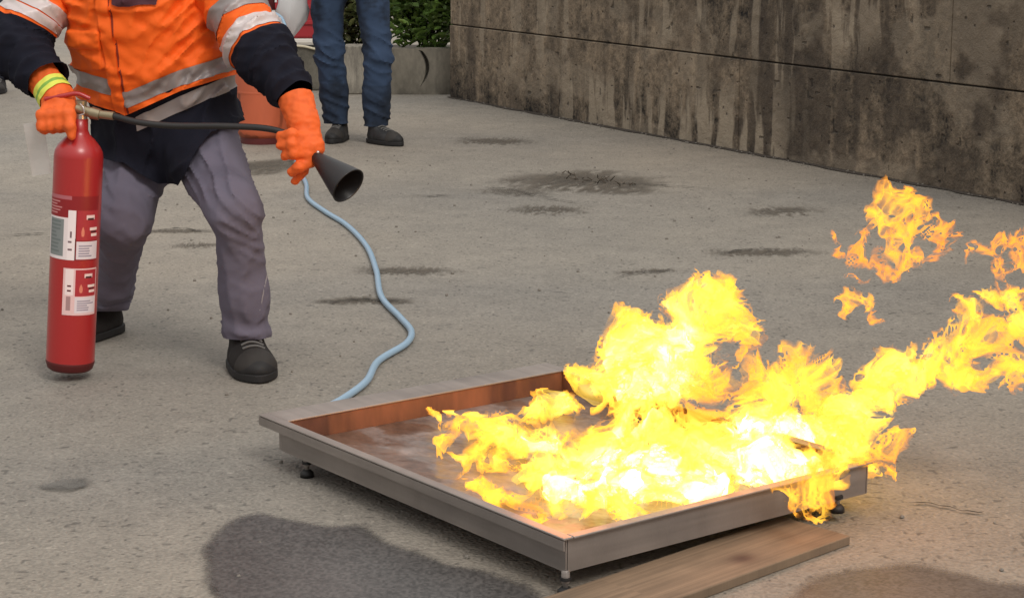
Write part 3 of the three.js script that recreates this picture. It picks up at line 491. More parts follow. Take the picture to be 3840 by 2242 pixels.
// ---- the worker
{
  const t = thing('person', 'worker in orange reflective jacket and grey trousers, crouching forward with an extinguisher', 'person', [-1.1, 0, -6.2]);
  const orange = std({ color: lin(0.96, 0.14, 0.006), roughness: 0.75 }), navy = new THREE.MeshPhysicalMaterial({ color: lin(0.011, 0.0115, 0.02), roughness: 0.9, specularIntensity: 0.35 }), grey = std({ color: lin(0.14, 0.126, 0.17), roughness: 0.92 }), silver = std({ color: lin(0.32, 0.285, 0.28), roughness: 0.45, metalness: 0.15 }), paleSilver = std({ color: lin(0.6, 0.53, 0.52), roughness: 0.45, metalness: 0.1 });
  const gloveO = std({ color: lin(0.82, 0.13, 0.016), roughness: 0.7 }), lime = std({ color: lin(0.72, 0.74, 0.1), roughness: 0.6 }), green = std({ color: lin(0.22, 0.42, 0.06), roughness: 0.6 });
  // trousers
  const legF = union(chain([[-0.838, 0.04, -5.985, 0.064], [-0.832, 0.25, -5.945, 0.064], [-0.845, 0.53, -5.87, 0.076], [-1.0, 0.69, -6.2, 0.122]]), 0.05);
  const legR = union(chain([[-1.385, 0.07, -6.5, 0.07], [-1.33, 0.22, -6.35, 0.07], [-1.235, 0.46, -6.1, 0.08], [-1.205, 0.69, -6.38, 0.125]]), 0.05);
  const hips = ellip(-1.1, 0.72, -6.3, 0.2, 0.15, 0.17);
  const legsD = (x, y, z) => smin(smin(legF(x, y, z), legR(x, y, z), 0.03), hips(x, y, z), 0.05);
  const tf = (x, y, z) => {
    const d = legsD(x, y, z); if (d > 0.05 || d < -0.05) return d;
    const bunch = sstep(0.24, 0.1, y), knee = sstep(0.16, 0.02, abs(y - 0.46)), thigh = sstep(0.45, 0.6, y);
    const cr = (a, b, c) => pow(1 - abs(N3(a, b, c)), 5) - 0.3, shin = sstep(0.5, 0.36, y);
    return d - 0.016 * bunch * cr(x * 5, y * 17 + x * 6, z * 5) - 0.012 * knee * cr((x * 0.8 + y) * 15, (x - y) * 3, z * 4) - 0.015 * thigh * cr((y + x * 0.8 + z * 0.3) * 15, (x - y) * 3 + 3, z * 3) - 0.011 * shin * cr(x * 10 + y * 2.5, y * 1.8, z * 10) - 0.003 * cr(x * 16 + y * 9, y * 13 - x * 7, z * 12) - 0.002 * N3(x * 40, y * 30, z * 40);
  };
  const tr = nets([-1.52, 0.02, -6.66], [-0.7, 0.9, -5.72], 0.0075, tf);
  const hemAt = (x, y, z) => (x > -1.1 ? 0.102 - y + 0.1 * (z + 5.98) : 0.1 - y);
  part(t, 'trousers', clip(tr, hemAt), grey);
  part(t, 'trouser_hem', clip(tr, all(hemAt, (x) => -1.1 - x, (x, y, z) => y - 0.135 - 0.1 * (z + 5.98)), 0.002), grey); part(t, 'trouser_hem', clip(tr, all(hemAt, (x) => x + 1.1, (x, y) => y - 0.13), 0.002), grey);
  // light piping down the outer seam of the forward leg
  part(t, 'seam_piping', clip(tr, all((x, y, z) => max(abs((x + 0.79) - 0.05 * sin((y - 0.2) * 5) - (0.42 - y) * 0.04) - 0.0018, 0.2 - y, y - 0.47, -z - 5.93)), 0.0015), std({ color: lin(0.3, 0.28, 0.3) }));
  // jacket: navy skirt over the hips, orange body above, both from one column that leans forward
  const S = [[0.5, -1.1, -6.3, 0.17, 0.15], [0.62, -1.1, -6.29, 0.205, 0.175], [0.72, -1.108, -6.27, 0.225, 0.185], [0.82, -1.125, -6.235, 0.238, 0.182], [0.92, -1.135, -6.2, 0.236, 0.178], [1.02, -1.155, -6.17, 0.226, 0.172], [1.14, -1.172, -6.135, 0.218, 0.166], [1.24, -1.168, -6.115, 0.21, 0.14], [1.31, -1.165, -6.1, 0.13, 0.1], [1.36, -1.165, -6.09, 0.075, 0.075]];
  const colD = column(S);
  const skirtD = (x, y, z) => { const d = min(colD(x, y, z), 9), q = smin(d, legsD(x, y, z) - 0.027, 0.04); return q > 0.05 || q < -0.05 ? q : q - 0.018 * (pow(1 - abs(N3((x - y * 0.7) * 11, (y + x) * 4, z * 5)), 4) - 0.4) - 0.006 * N3(x * 22, y * 14, z * 22); };
  const inPocket = (x, y, z) => sstep(-1.378, -1.37, x) * sstep(-1.256, -1.264, x) * sstep(0.926, 0.934, y) * sstep(1.058, 1.05, y) * sstep(-6.19, -6.17, z), pock = (x, y, z) => inPocket(x, y, z) * (0.01 + 0.01 * sstep(0.994, 1.0, y));
  const bodyD = (x, y, z) => { const d = colD(x, y, z) - 0.014; if (d > 0.06 || d < -0.06) return d; const side = sstep(-1.2, -0.95, x); return d - pock(x, y, z) - 0.02 * (pow(1 - abs(N3((x + 1.2) * 3.5 + y * 2, (y - 0.6 * (x + 1.2) * side) * 15, z * 3)), 4) - 0.4) * (0.5 + 0.7 * side) - 0.01 * (pow(1 - abs(N3((x - y * 0.6) * 17, (y + x) * 7 + 5, z * 6)), 5) - 0.3) * (1 - 0.7 * inPocket(x, y, z)) - 0.009 * N3(x * 16, y * 30 + x * 14, z * 14); };
  const hem = poly([[-1.4, 0.68], [-1.29, 0.64], [-1.23, 0.635], [-1.17, 0.6], [-1.12, 0.565], [-1.04, 0.575], [-1.0, 0.63], [-0.965, 0.7], [-0.93, 0.745], [-0.84, 0.76], [-0.7, 0.76]]);
  const edgeO = poly([[-1.4, 0.84], [-1.35, 0.83], [-1.215, 0.795], [-1.2, 0.79], [-1.02, 0.87], [-0.885, 0.905], [-0.8, 0.91]]);
  const front = (x, y, z) => -z - 6.19;
  const sk = nets([-1.42, 0.5, -6.58], [-0.78, 0.98, -5.84], 0.0075, skirtD), isSkirt = all((x, y) => hem(x) - y, (x, y) => y - edgeO(x) - 0.03);
  part(t, 'jacket_skirt', clip(sk, isSkirt), navy);
  const low = poly([[-1.2, 0.745], [-1.165, 0.765], [-1.0, 0.84], [-0.88, 0.885]]);
  part(t, 'reflective_hem', clip(sk, all((x, y) => abs(y - low(x)) - 0.024, (x) => -1.175 - x, (x, y, z) => -z - 6.25, (x, y) => hem(x) - y), 0.003), silver);
  const bd = nets([-1.46, 0.74, -6.46], [-0.86, 1.42, -5.86], 0.0075, bodyD), isO = (x, y) => edgeO(x) - y;
  const jacket = part(t, 'jacket', clip(bd, isO), orange);
  const belt = poly([[-1.42, 0.915], [-1.36, 0.905], [-1.232, 0.875], [-1.231, 0.845], [-1.19, 0.84], [-1.05, 0.9], [-0.9, 0.945]]);
  part(t, 'reflective_belt', clip(bd, all((x, y) => abs(y - belt(x)) - 0.025, isO, (x, y) => 0.016 - abs(x + 1.224 + (y - 0.9) * 0.08)), 0.003), silver, jacket);
  part(t, 'zip_placket', clip(bd, all((x, y) => abs(x + 1.224 + (y - 0.9) * 0.08) - 0.018, front, isO), 0.009), orange, jacket);
  part(t, 'zip', clip(bd, all((x, y) => abs(x + 1.202 + (y - 0.9) * 0.08) - 0.0035, front, isO), 0.001), std({ color: lin(0.25, 0.03, 0.012) }), jacket);
  const rect = (x0, x1, y0, y1) => all((x) => x0 - x, (x) => x - x1, (x, y) => y0 - y, (x, y) => y - y1, front);
  part(t, 'pocket', clip(bd, rect(-1.372, -1.262, 0.93, 0.997), 0.001), orange, jacket);
  part(t, 'pocket_flap', clip(bd, rect(-1.374, -1.26, 0.997, 1.054), 0.002), orange, jacket);
  part(t, 'collar_band', clip(bd, rect(-1.21, -1.075, 1.132, 1.17), 0.008), std({ color: lin(0.07, 0.02, 0.03) }), jacket);
  // sleeves
  function sleeve(pts, dir0, cuts, extra) {
    const d = union(chain(pts), 0.06), o = V(pts[0][0], pts[0][1], pts[0][2]), L = [0];
    for (let i = 1; i < pts.length; i++) L.push(L[i - 1] + hypot(pts[i][0] - pts[i - 1][0], pts[i][1] - pts[i - 1][1], pts[i][2] - pts[i - 1][2]));
    const along = (x, y, z) => { // metres along the arm, smooth over the elbow
      let w = 0, s = 0;
      for (let i = 1; i < pts.length; i++) { const a = pts[i - 1], b = pts[i], l = L[i] - L[i - 1], tt = clamp(((x - a[0]) * (b[0] - a[0]) + (y - a[1]) * (b[1] - a[1]) + (z - a[2]) * (b[2] - a[2])) / l / l, i === 1 ? -0.5 : -0.15, i === pts.length - 1 ? 1.3 : 1.15), e = hypot(x - lerp(a[0], b[0], clamp(tt)), y - lerp(a[1], b[1], clamp(tt)), z - lerp(a[2], b[2], clamp(tt))), q = 1 / pow(e + 0.004, 6); w += q; s += q * (L[i - 1] + tt * l); }
      return s / w;
    };
    const f = (x, y, z) => { const q = d(x, y, z); if (q > 0.04 || q < -0.04) return q; const s = along(x, y, z); return q - 0.018 * (pow(1 - abs(N3(s * 13 + x * 8 + z * 6, x * 4, y * 4)), 4) - 0.4) - 0.007 * (pow(1 - abs(N3(s * 24 - x * 12, z * 12, y * 9)), 5) - 0.3) - 0.005 * N3(x * 20, y * 20, z * 20); };
    const xs = pts.map((p) => p[0]), ys = pts.map((p) => p[1]), zs = pts.map((p) => p[2]), m = 0.13;
    const g = nets([min(...xs) - m, min(...ys) - m, min(...zs) - m], [max(...xs) + m, max(...ys) + m, max(...zs) + m], 0.0065, f);
    const A = (a, b) => (x, y, z) => { const s = along(x, y, z); return max(a - s, s - b); }, end = L[L.length - 1];
    const sl = part(t, 'sleeve', clip(g, A(-1, cuts.navy)), orange);
    for (const [a, b, mm] of cuts.bands) part(t, 'sleeve_band', clip(g, A(a, b), 0.003), mm, sl);
    part(t, 'lower_sleeve', clip(g, A(cuts.navy, end - 0.01)), navy, sl);
    return end;
  }
  sleeve([[-1.385, 1.235, -6.12, 0.088], [-1.535, 1.01, -6.03, 0.085], [-1.405, 0.9, -5.915, 0.066]], 0, { navy: 0.235, bands: [[0.125, 0.172, paleSilver], [0.178, 0.222, paleSilver]] });
  sleeve([[-0.935, 1.235, -6.12, 0.092], [-0.772, 1.005, -5.97, 0.086], [-0.645, 0.865, -5.835, 0.064]], 0, { navy: 0.32, bands: [[0.165, 0.22, silver], [0.262, 0.312, paleSilver]] });
  // gloves: right hand closed over the extinguisher's carrying handle
  const wr = [cap(-1.445, 0.93, -5.955, 0.055, -1.372, 0.862, -5.885, 0.05)], fr = [cap(-1.375, 0.855, -5.885, 0.046, -1.352, 0.82, -5.862, 0.044)];
  for (let i = 0; i < 4; i++) { const x = -1.405 + i * 0.0255, y = 0.826 + i * 0.002; fr.push(...chain([[x + 0.008, y + 0.012, -5.85, 0.0155], [x, y - 0.008, -5.81, 0.0145], [x - 0.001, y - 0.043, -5.805, 0.0135], [x, y - 0.056, -5.832, 0.012], [x, y - 0.042, -5.856, 0.0115]])); }
  fr.push(...chain([[-1.345, 0.845, -5.862, 0.021], [-1.322, 0.818, -5.812, 0.0175], [-1.316, 0.785, -5.792, 0.0155], [-1.313, 0.757, -5.79, 0.013]]));
  const fg = (x, y, z) => { const d = smin(union(wr, 0)(x, y, z), union(fr, 0.012)(x, y, z), 0.02); return d > 0.03 ? d : d + 0.0028 * N3(x * 60, y * 60, z * 60); };
  const gR = nets([-1.53, 0.72, -6.03], [-1.28, 1.0, -5.75], 0.0036, fg), axR = V(0.073, -0.068, 0.07).normalize(), sR = (x, y, z) => (x + 1.4) * axR.x + (y - 0.885) * axR.y + (z + 5.91) * axR.z;
  const grime = (g) => { const p = g.attributes.position, c = new Float32Array(p.count * 3); for (let i = 0; i < p.count; i++) { const k = 1 - 0.14 * sstep(-0.1, 0.4, fbm(p.getX(i) * 38, p.getY(i) * 38, p.getZ(i) * 38, 3)); c[3 * i] = k; c[3 * i + 1] = k * (0.9 + 0.1 * k); c[3 * i + 2] = k; } g.setAttribute('color', new THREE.BufferAttribute(c, 3)); return g; };
  gloveO.vertexColors = true; const glove1 = part(t, 'glove', grime(gR), gloveO);
  const bandR = (a, b) => (x, y, z) => { const s = sR(x, y, z) ; return max(a - s, s - b); };
  part(t, 'cuff_band', clip(gR, bandR(-0.004, 0.013), 0.003), lime, glove1); part(t, 'cuff_band', clip(gR, bandR(0.013, 0.024), 0.003), green, glove1); part(t, 'cuff_band', clip(gR, bandR(0.024, 0.042), 0.003), lime, glove1);
  // left hand round the grip of the discharge horn
  const wl = [cap(-0.652, 0.872, -5.845, 0.056, -0.622, 0.8, -5.79, 0.047)], fl = [cap(-0.622, 0.8, -5.79, 0.043, -0.606, 0.735, -5.765, 0.041), cap(-0.612, 0.78, -5.775, 0.036, -0.592, 0.728, -5.752, 0.036)];
  const fing = [[-0.604, 0.752, -5.742, -0.648, 0.772, -5.712, -0.684, 0.764, -5.73], [-0.6, 0.728, -5.735, -0.648, 0.744, -5.703, -0.684, 0.737, -5.724], [-0.598, 0.705, -5.732, -0.64, 0.716, -5.703, -0.672, 0.706, -5.722], [-0.596, 0.685, -5.735, -0.628, 0.676, -5.708, -0.652, 0.658, -5.72]];
  for (const [a, b, c, d, e, f, g, h, k] of fing) fl.push(...chain([[a, b, c, 0.0165], [d, e, f, 0.0155], [g, h, k, 0.0135]]));
  fl.push(...chain([[-0.61, 0.745, -5.775, 0.022], [-0.605, 0.695, -5.76, 0.018], [-0.625, 0.655, -5.748, 0.0155], [-0.645, 0.628, -5.745, 0.0125]]));
  const gL0 = union(fl, 0.012), gLf = (x, y, z) => { const d = smin(wl[0](x, y, z), gL0(x, y, z), 0.02); return d > 0.03 ? d : d + 0.003 * N3(x * 55, y * 75, z * 55); };
  const axL = V(0.03, -0.075, 0.055).normalize(), gL = nets([-0.76, 0.59, -5.93], [-0.53, 0.95, -5.65], 0.0036, gLf), gLc = clip(gL, (x, y, z) => -((x + 0.648) * axL.x + (y - 0.862) * axL.y + (z + 5.838) * axL.z));
  part(t, 'glove', grime(gLc), gloveO);
  // head, boots
  part(t, 'body', headAndNeck(-1.165, 1.35, -6.06), skin); finishHead(t, -1.165, 1.35, -6.06, lin(0.05, 0.035, 0.025));
  shoe(t, 'boot', -0.822, -5.945, 0.32, 0.3, 0.128, 0.125, bootLeather, rubber);
  shoe(t, 'boot', -1.41, -6.44, -0.45, 0.3, 0.125, 0.13, bootLeather, rubber);
}

// ------------------------------------------------------------------ fire extinguisher
{
  const base = [-1.365, 0.03, -5.85], t = thing('fire_extinguisher', 'tall red fire extinguisher with black hose and horn, held just above the asphalt', 'extinguisher', base);
  const M = new THREE.Matrix4().makeTranslation(...base).multiply(new THREE.Matrix4().makeRotationZ(-4.9 * PI / 180)), put = (g) => { g.applyMatrix4(M); return g; };
  const red = new THREE.MeshPhysicalMaterial({ color: lin(0.4, 0.016, 0.016), roughness: 0.38, clearcoat: 0.5, clearcoatRoughness: 0.25 }), brass = std({ color: lin(0.35, 0.29, 0.19), metalness: 0.75, roughness: 0.4 }), chrome = std({ color: lin(0.6, 0.58, 0.56), metalness: 0.9, roughness: 0.3 }), black = std({ color: lin(0.016, 0.015, 0.015), roughness: 0.55 });
  const R = 0.0735;
  const body = part(t, 'cylinder', put(lathe([[0, 0.012], [0.055, 0.012], [0.066, 0.014], [R, 0.03], [R, 0.66], [0.071, 0.678], [0.062, 0.695], [0.045, 0.715], [0.031, 0.728], [0.025, 0.742], [0.024, 0.775], [0, 0.775]], 64)), red);
  part(t, 'base_ring', put(lathe([[0.045, 0.012], [0.05, 0.0], [0.062, 0.0], [0.069, 0.006], [0.0735, 0.022], [0.0745, 0.026], [0.0735, 0.03]], 64)), std({ color: lin(0.1, 0.008, 0.008), roughness: 0.6 }), body);
  // printed labels, wrapped on the front of the cylinder
  function sticker(a0, a1, y0, y1, w, h, draw) {
    const c = document.createElement('canvas'); c.width = w; c.height = h; const x = c.getContext('2d'); draw(x, w, h);
    const tx = new THREE.CanvasTexture(c); tx.colorSpace = THREE.SRGBColorSpace;
    const g = new THREE.CylinderGeometry(R + 0.0008, R + 0.0008, y1 - y0, 40, 1, true, a0, a1 - a0); g.translate(0, (y0 + y1) / 2, 0);
    part(t, 'label_sticker', put(g), std({ map: tx, roughness: 0.45, side: THREE.DoubleSide }), body);
  }
  reseed(77);
  const bars = (x, x0, y0, w, n, dh, col) => { x.fillStyle = col; for (let i = 0; i < n; i++) x.fillRect(x0, y0 + i * dh, w * rr(0.55, 1), dh * 0.45); };
  const flameMark = (x, cx, cy, s, col) => { x.fillStyle = col; x.beginPath(); x.moveTo(cx, cy - s); x.quadraticCurveTo(cx + s, cy, cx + s * 0.4, cy + s); x.lineTo(cx - s * 0.4, cy + s); x.quadraticCurveTo(cx - s, cy, cx, cy - s); x.fill(); };
  const half = (x, X, Y, W, H) => { // right-hand column: pictograms over a white text panel
    x.fillStyle = '#b03038'; x.fillRect(X, Y, W, H * 0.6);
    x.fillStyle = '#f0d2cc'; x.fillRect(X + W * 0.38, Y + H * 0.09, W * 0.4, H * 0.09); x.fillStyle = '#402020'; x.fillRect(X + W * 0.44, Y + H * 0.15, W * 0.3, H * 0.04);
    flameMark(x, X + W * 0.25, Y + H * 0.42, H * 0.1, '#e0826a'); x.fillStyle = '#f2dcd4'; x.fillRect(X + W * 0.55, Y + H * 0.34, W * 0.4, H * 0.06); x.fillRect(X + W * 0.62, Y + H * 0.46, W * 0.33, H * 0.06); x.fillStyle = '#4a2024'; x.fillRect(X + W * 0.6, Y + H * 0.41, W * 0.3, H * 0.035);
    x.fillStyle = '#e2d6da'; x.fillRect(X, Y + H * 0.62, W, H * 0.36); bars(x, X + W * 0.1, Y + H * 0.7, W * 0.8, 5, H * 0.05, '#8d8596');
  };
  sticker(-1.22, 1.25, 0.355, 0.55, 420, 240, (x, w, h) => {
    x.fillStyle = '#8f1c20'; x.fillRect(0, 0, w, h); x.fillStyle = '#b5656c'; x.fillRect(0, 0, w * 0.5, h * 0.06); bars(x, 10, h * 0.09, w * 0.36, 5, h * 0.045, '#c88');
    x.fillStyle = '#e9dcdc'; x.fillRect(0, h * 0.34, w * 0.55, h * 0.66); x.fillStyle = '#848988'; x.fillRect(w * 0.05, h * 0.37, w * 0.33, h * 0.58); bars(x, w * 0.07, h * 0.4, w * 0.27, 9, h * 0.058, '#6d7574');
    x.fillStyle = '#f2e6e6'; x.fillRect(w * 0.45, h * 0.22, w * 0.13, h * 0.78); x.fillStyle = '#7a6468'; x.fillRect(w * 0.49, h * 0.55, w * 0.03, h * 0.1); x.fillRect(w * 0.46, h * 0.7, w * 0.06, h * 0.03); x.fillRect(w * 0.46, h * 0.82, w * 0.07, h * 0.03); x.fillStyle = '#493838'; x.fillRect(w * 0.575, h * 0.66, w * 0.012, h * 0.34);
    half(x, w * 0.6, h * 0.22, w * 0.4, h * 0.78);
  });
  sticker(-0.22, 1.3, 0.185, 0.33, 240, 200, (x, w, h) => {
    x.fillStyle = '#e8c2c0'; x.fillRect(0, 0, w, h); x.fillStyle = '#f3e0de'; x.fillRect(w * 0.06, h * 0.02, w * 0.22, h * 0.55); x.fillStyle = '#5a2a2c'; x.fillRect(w * 0.12, h * 0.36, w * 0.1, h * 0.035); x.fillRect(w * 0.12, h * 0.46, w * 0.1, h * 0.035); x.fillStyle = '#a88'; x.fillRect(w * 0.1, h * 0.6, w * 0.12, h * 0.3);
    half(x, w * 0.33, h * 0.03, w * 0.64, h * 0.94);
  });
  // valve, levers, seal
  const P = (x, y, z) => V(x, y, z).applyMatrix4(M).toArray();
  const v = part(t, 'valve', merge([rod(P(0, 0.77, 0), P(0, 0.83, 0), 0.018), rod(P(-0.01, 0.805, 0.008), [-1.262, 0.822, -5.835], 0.0155), rod([-1.262, 0.822, -5.835], [-1.235, 0.816, -5.83], 0.019, 0.017, 6)]), brass);
  part(t, 'neck_nut', rod(P(0, 0.765, 0), P(0, 0.79, 0), 0.022, 0.022, 6), chrome, v);
  part(t, 'carry_handle', tube([P(0, 0.8, 0.004), P(-0.03, 0.798, 0.012), [-1.36, 0.812, -5.832], [-1.415, 0.808, -5.83]], 0.0095, 20, 10), red);
  part(t, 'lever', merge([tube([P(0.028, 0.838, 0.004), P(-0.01, 0.85, 0.006), [-1.345, 0.872, -5.838], [-1.4, 0.862, -5.838]], 0.007, 20, 8)]), red);
  part(t, 'safety_pin', tube([P(0.004, 0.822, 0.026), P(0.014, 0.815, 0.034), P(0.018, 0.795, 0.036), P(0.006, 0.79, 0.034)], 0.0025, 16, 6), chrome, v);
  { // clear plastic sleeve of an inspection tag, hanging behind the hand
    const g = new THREE.PlaneGeometry(0.058, 0.16, 4, 8), p = g.attributes.position; for (let i = 0; i < p.count; i++) p.setZ(i, 0.006 * sin(p.getY(i) * 40) + 0.004 * sin(p.getX(i) * 90)); g.computeVertexNormals(); g.rotateZ(0.12); g.rotateY(0.3); g.translate(-1.43, 0.712, -5.845);
    part(t, 'plastic_tag', g, std({ color: lin(0.55, 0.52, 0.5), roughness: 0.35, transparent: true, opacity: 0.4, side: THREE.DoubleSide }));
    part(t, 'tag_cord', tube([[-1.432, 0.79, -5.846], [-1.42, 0.8, -5.84], [-1.41, 0.808, -5.832]], 0.0018, 8, 5), chrome);
  }
  // hose, grip and horn
  part(t, 'hose', tube([[-1.242, 0.818, -5.832], [-1.2, 0.815, -5.82], [-1.12, 0.798, -5.8], [-1.02, 0.788, -5.79], [-0.86, 0.788, -5.775], [-0.74, 0.784, -5.762], [-0.685, 0.774, -5.755], [-0.645, 0.755, -5.748]], 0.0098, 60, 12), black);
  part(t, 'hose_ferrule', rod([-1.242, 0.818, -5.832], [-1.19, 0.8135, -5.8175], 0.0125), brass);
  const d = V(0.64, -0.47, 0.5).normalize(), o = V(-0.585, 0.706, -5.733), at = (s) => o.clone().addScaledVector(d, s).toArray();
  part(t, 'grip', rod([-0.65, 0.757, -5.749], at(-0.005), 0.013, 0.014), black);
  part(t, 'grip_ring', merge([rod(at(-0.012), at(0.0), 0.019), rod(at(0.0), at(0.012), 0.0155)]), black);
  part(t, 'bolt', (() => { const g = new THREE.SphereGeometry(0.0055, 10, 8); const q = at(0.012); g.translate(q[0] + 0.004, q[1] + 0.017, q[2] + 0.008); return g; })(), chrome);
  const horn = lathe([[0.013, 0], [0.016, 0.005], [0.024, 0.03], [0.038, 0.08], [0.052, 0.13], [0.057, 0.152], [0.0585, 0.156], [0.056, 0.158], [0.053, 0.154], [0.049, 0.13], [0.035, 0.08], [0.02, 0.028], [0.0, 0.02]], 48);
  horn.applyQuaternion(new THREE.Quaternion().setFromUnitVectors(V(0, 1, 0), d)); horn.translate(o.x, o.y, o.z); part(t, 'horn', horn, std({ color: lin(0.012, 0.0115, 0.0125), roughness: 0.4 }));
}

// ------------------------------------------------------------------ fire
const fireBlobs = [[-0.216,0.125,-5.031,0.03,0.5],[-0.16,0.125,-4.968,0.035,0.5],[-0.096,0.125,-4.968,0.05,0.6],[-0.021,0.125,-4.989,0.06,0.6],[0.066,0.125,-5.074,0.06,0.6],[0.133,0.125,-5.118,0.07,0.6],[-0.11,0.125,-4.638,0.04,0.35],[-0.039,0.125,-4.532,0.06,0.5],[-0.01,0.125,-4.788,0.07,0.7],[0.072,0.125,-4.75,0.09,0.9],[0.058,0.125,-4.463,0.07,0.7],[0.132,0.125,-4.331,0.09,0.9],[0.191,0.125,-4.638,0.1,1],[0.302,0.125,-4.827,0.1,0.8],[0.245,0.125,-4.331,0.11,1],[0.348,0.125,-4.463,0.11,1],[0.406,0.125,-4.827,0.1,0.7],[0.411,0.125,-4.3,0.1,1],[0.494,0.125,-4.567,0.1,0.8],[0.535,0.125,-4.867,0.09,0.6],[0.62,0.125,-4.788,0.11,1],[0.608,0.125,-4.532,0.11,1],[0.713,0.125,-4.788,0.1,0.9],[0.814,0.125,-4.907,0.1,0.8],[0.835,0.125,-4.712,0.09,0.8],[0.701,0.125,-4.497,0.07,0.8],[0.175,0.125,-4.231,0.055,0.5],[0.266,0.125,-4.213,0.055,0.6],[0.084,0.125,-4.268,0.05,0.5],[0.425,0.125,-4.253,0.055,0.7],[-0.168,0.125,-4.731,0.04,0.4],[-0.128,0.125,-4.567,0.045,0.4],[-0.076,0.125,-4.413,0.05,0.45],[-0.009,0.125,-4.284,0.05,0.45],[-0.13,0.125,-4.827,0.045,0.45],[-0.06,0.125,-4.694,0.06,0.5],[0.028,0.125,-4.192,0.04,0.4],[-0.062,0.125,-4.867,0.06,0.5],[0.813,0.125,-4.584,0.06,0.6],[0.758,0.125,-4.549,0.06,0.6],[0.835,0.125,-4.567,0.05,0.5],[0.223,0.223,-4.95,0.063,0.63],[0.276,0.267,-4.95,0.081,0.72],[0.318,0.317,-4.95,0.081,0.72],[0.296,0.36,-4.95,0.045,0.54],[0.361,0.289,-4.95,0.09,0.81],[0.424,0.317,-4.95,0.09,0.81],[0.415,0.223,-4.95,0.09,0.81],[0.476,0.36,-4.95,0.081,0.72],[0.464,0.414,-4.95,0.072,0.63],[0.527,0.436,-4.95,0.072,0.63],[0.569,0.414,-4.95,0.063,0.54],[0.592,0.36,-4.95,0.054,0.45],[0.528,0.36,-4.95,0.063,0.54],[0.498,0.278,-4.95,0.063,0.54],[0.33,0.19,-4.95,0.09,0.81],[0.264,0.376,-4.95,0.036,0.36],[0.625,0.317,-4.95,0.036,0.225],[0.513,0.248,-4.78,0.063,0.255],[0.584,0.28,-4.78,0.063,0.255],[0.657,0.248,-4.78,0.072,0.51],[0.718,0.269,-4.78,0.072,0.51],[0.77,0.248,-4.78,0.063,0.425],[0.738,0.301,-4.78,0.045,0.255],[0.628,0.195,-4.78,0.072,0.51],[0.802,0.217,-4.78,0.054,0.34],[0.812,0.239,-4.6,0.067,0.64],[0.87,0.279,-4.6,0.059,0.64],[0.908,0.32,-4.6,0.059,0.64],[0.957,0.31,-4.6,0.059,0.6],[1.005,0.361,-4.6,0.059,0.56],[1.052,0.411,-4.6,0.05,0.48],[1.026,0.31,-4.6,0.05,0.48],[1.094,0.34,-4.6,0.059,0.44],[1.098,0.461,-4.6,0.042,0.4],[1.155,0.501,-4.6,0.042,0.4],[1.213,0.511,-4.6,0.042,0.4],[1.17,0.401,-4.6,0.05,0.32],[1.237,0.441,-4.6,0.05,0.4],[1.222,0.34,-4.6,0.05,0.36],[1.297,0.421,-4.6,0.067,0.4],[1.281,0.521,-4.6,0.05,0.32],[1.165,0.3,-4.6,0.042,0.32],[0.611,0.16,-4.2,0.04,0.35],[0.664,0.15,-4.22,0.05,0.35],[0.719,0.155,-4.28,0.045,0.3],[0.808,0.148,-4.47,0.055,0.55],[0.761,0.143,-4.42,0.05,0.55],[0.845,0.174,-4.52,0.055,0.5],[0.847,0.144,-4.5,0.05,0.3],[0.905,0.154,-4.5,0.04,0.25],[0.884,0.1,-4.48,0.03,0.25],[0.953,0.175,-4.5,0.02,0.25]];
const wispBlobs = [[[0.915,0.745,-4.62,0.05,0.6],[0.886,0.716,-4.62,0.045,0.6],[0.955,0.716,-4.62,0.05,0.5],[1.005,0.676,-4.62,0.04,0.3],[0.928,0.657,-4.62,0.05,0.5],[0.87,0.627,-4.62,0.05,0.3],[0.959,0.617,-4.62,0.045,0.4],[0.833,0.577,-4.62,0.035,0.2],[0.911,0.577,-4.62,0.03,0.3],[1.046,0.627,-4.62,0.03,0.2],[1.019,0.587,-4.62,0.02,0.2]],
[[0.787,0.647,-4.62,0.02,0.3],[0.785,0.612,-4.62,0.018,0.2]],
[[0.816,0.497,-4.62,0.032,0.5],[0.855,0.502,-4.62,0.028,0.6],[0.886,0.457,-4.62,0.022,0.3],[0.808,0.462,-4.62,0.02,0.4]],
[[1.135,0.617,-4.62,0.03,0.3],[1.183,0.637,-4.62,0.03,0.35],[1.221,0.657,-4.62,0.03,0.3],[1.117,0.577,-4.62,0.03,0.3],[1.176,0.577,-4.62,0.03,0.35],[1.224,0.597,-4.62,0.03,0.35],[1.27,0.637,-4.62,0.05,0.3],[1.197,0.547,-4.62,0.03,0.3]]];

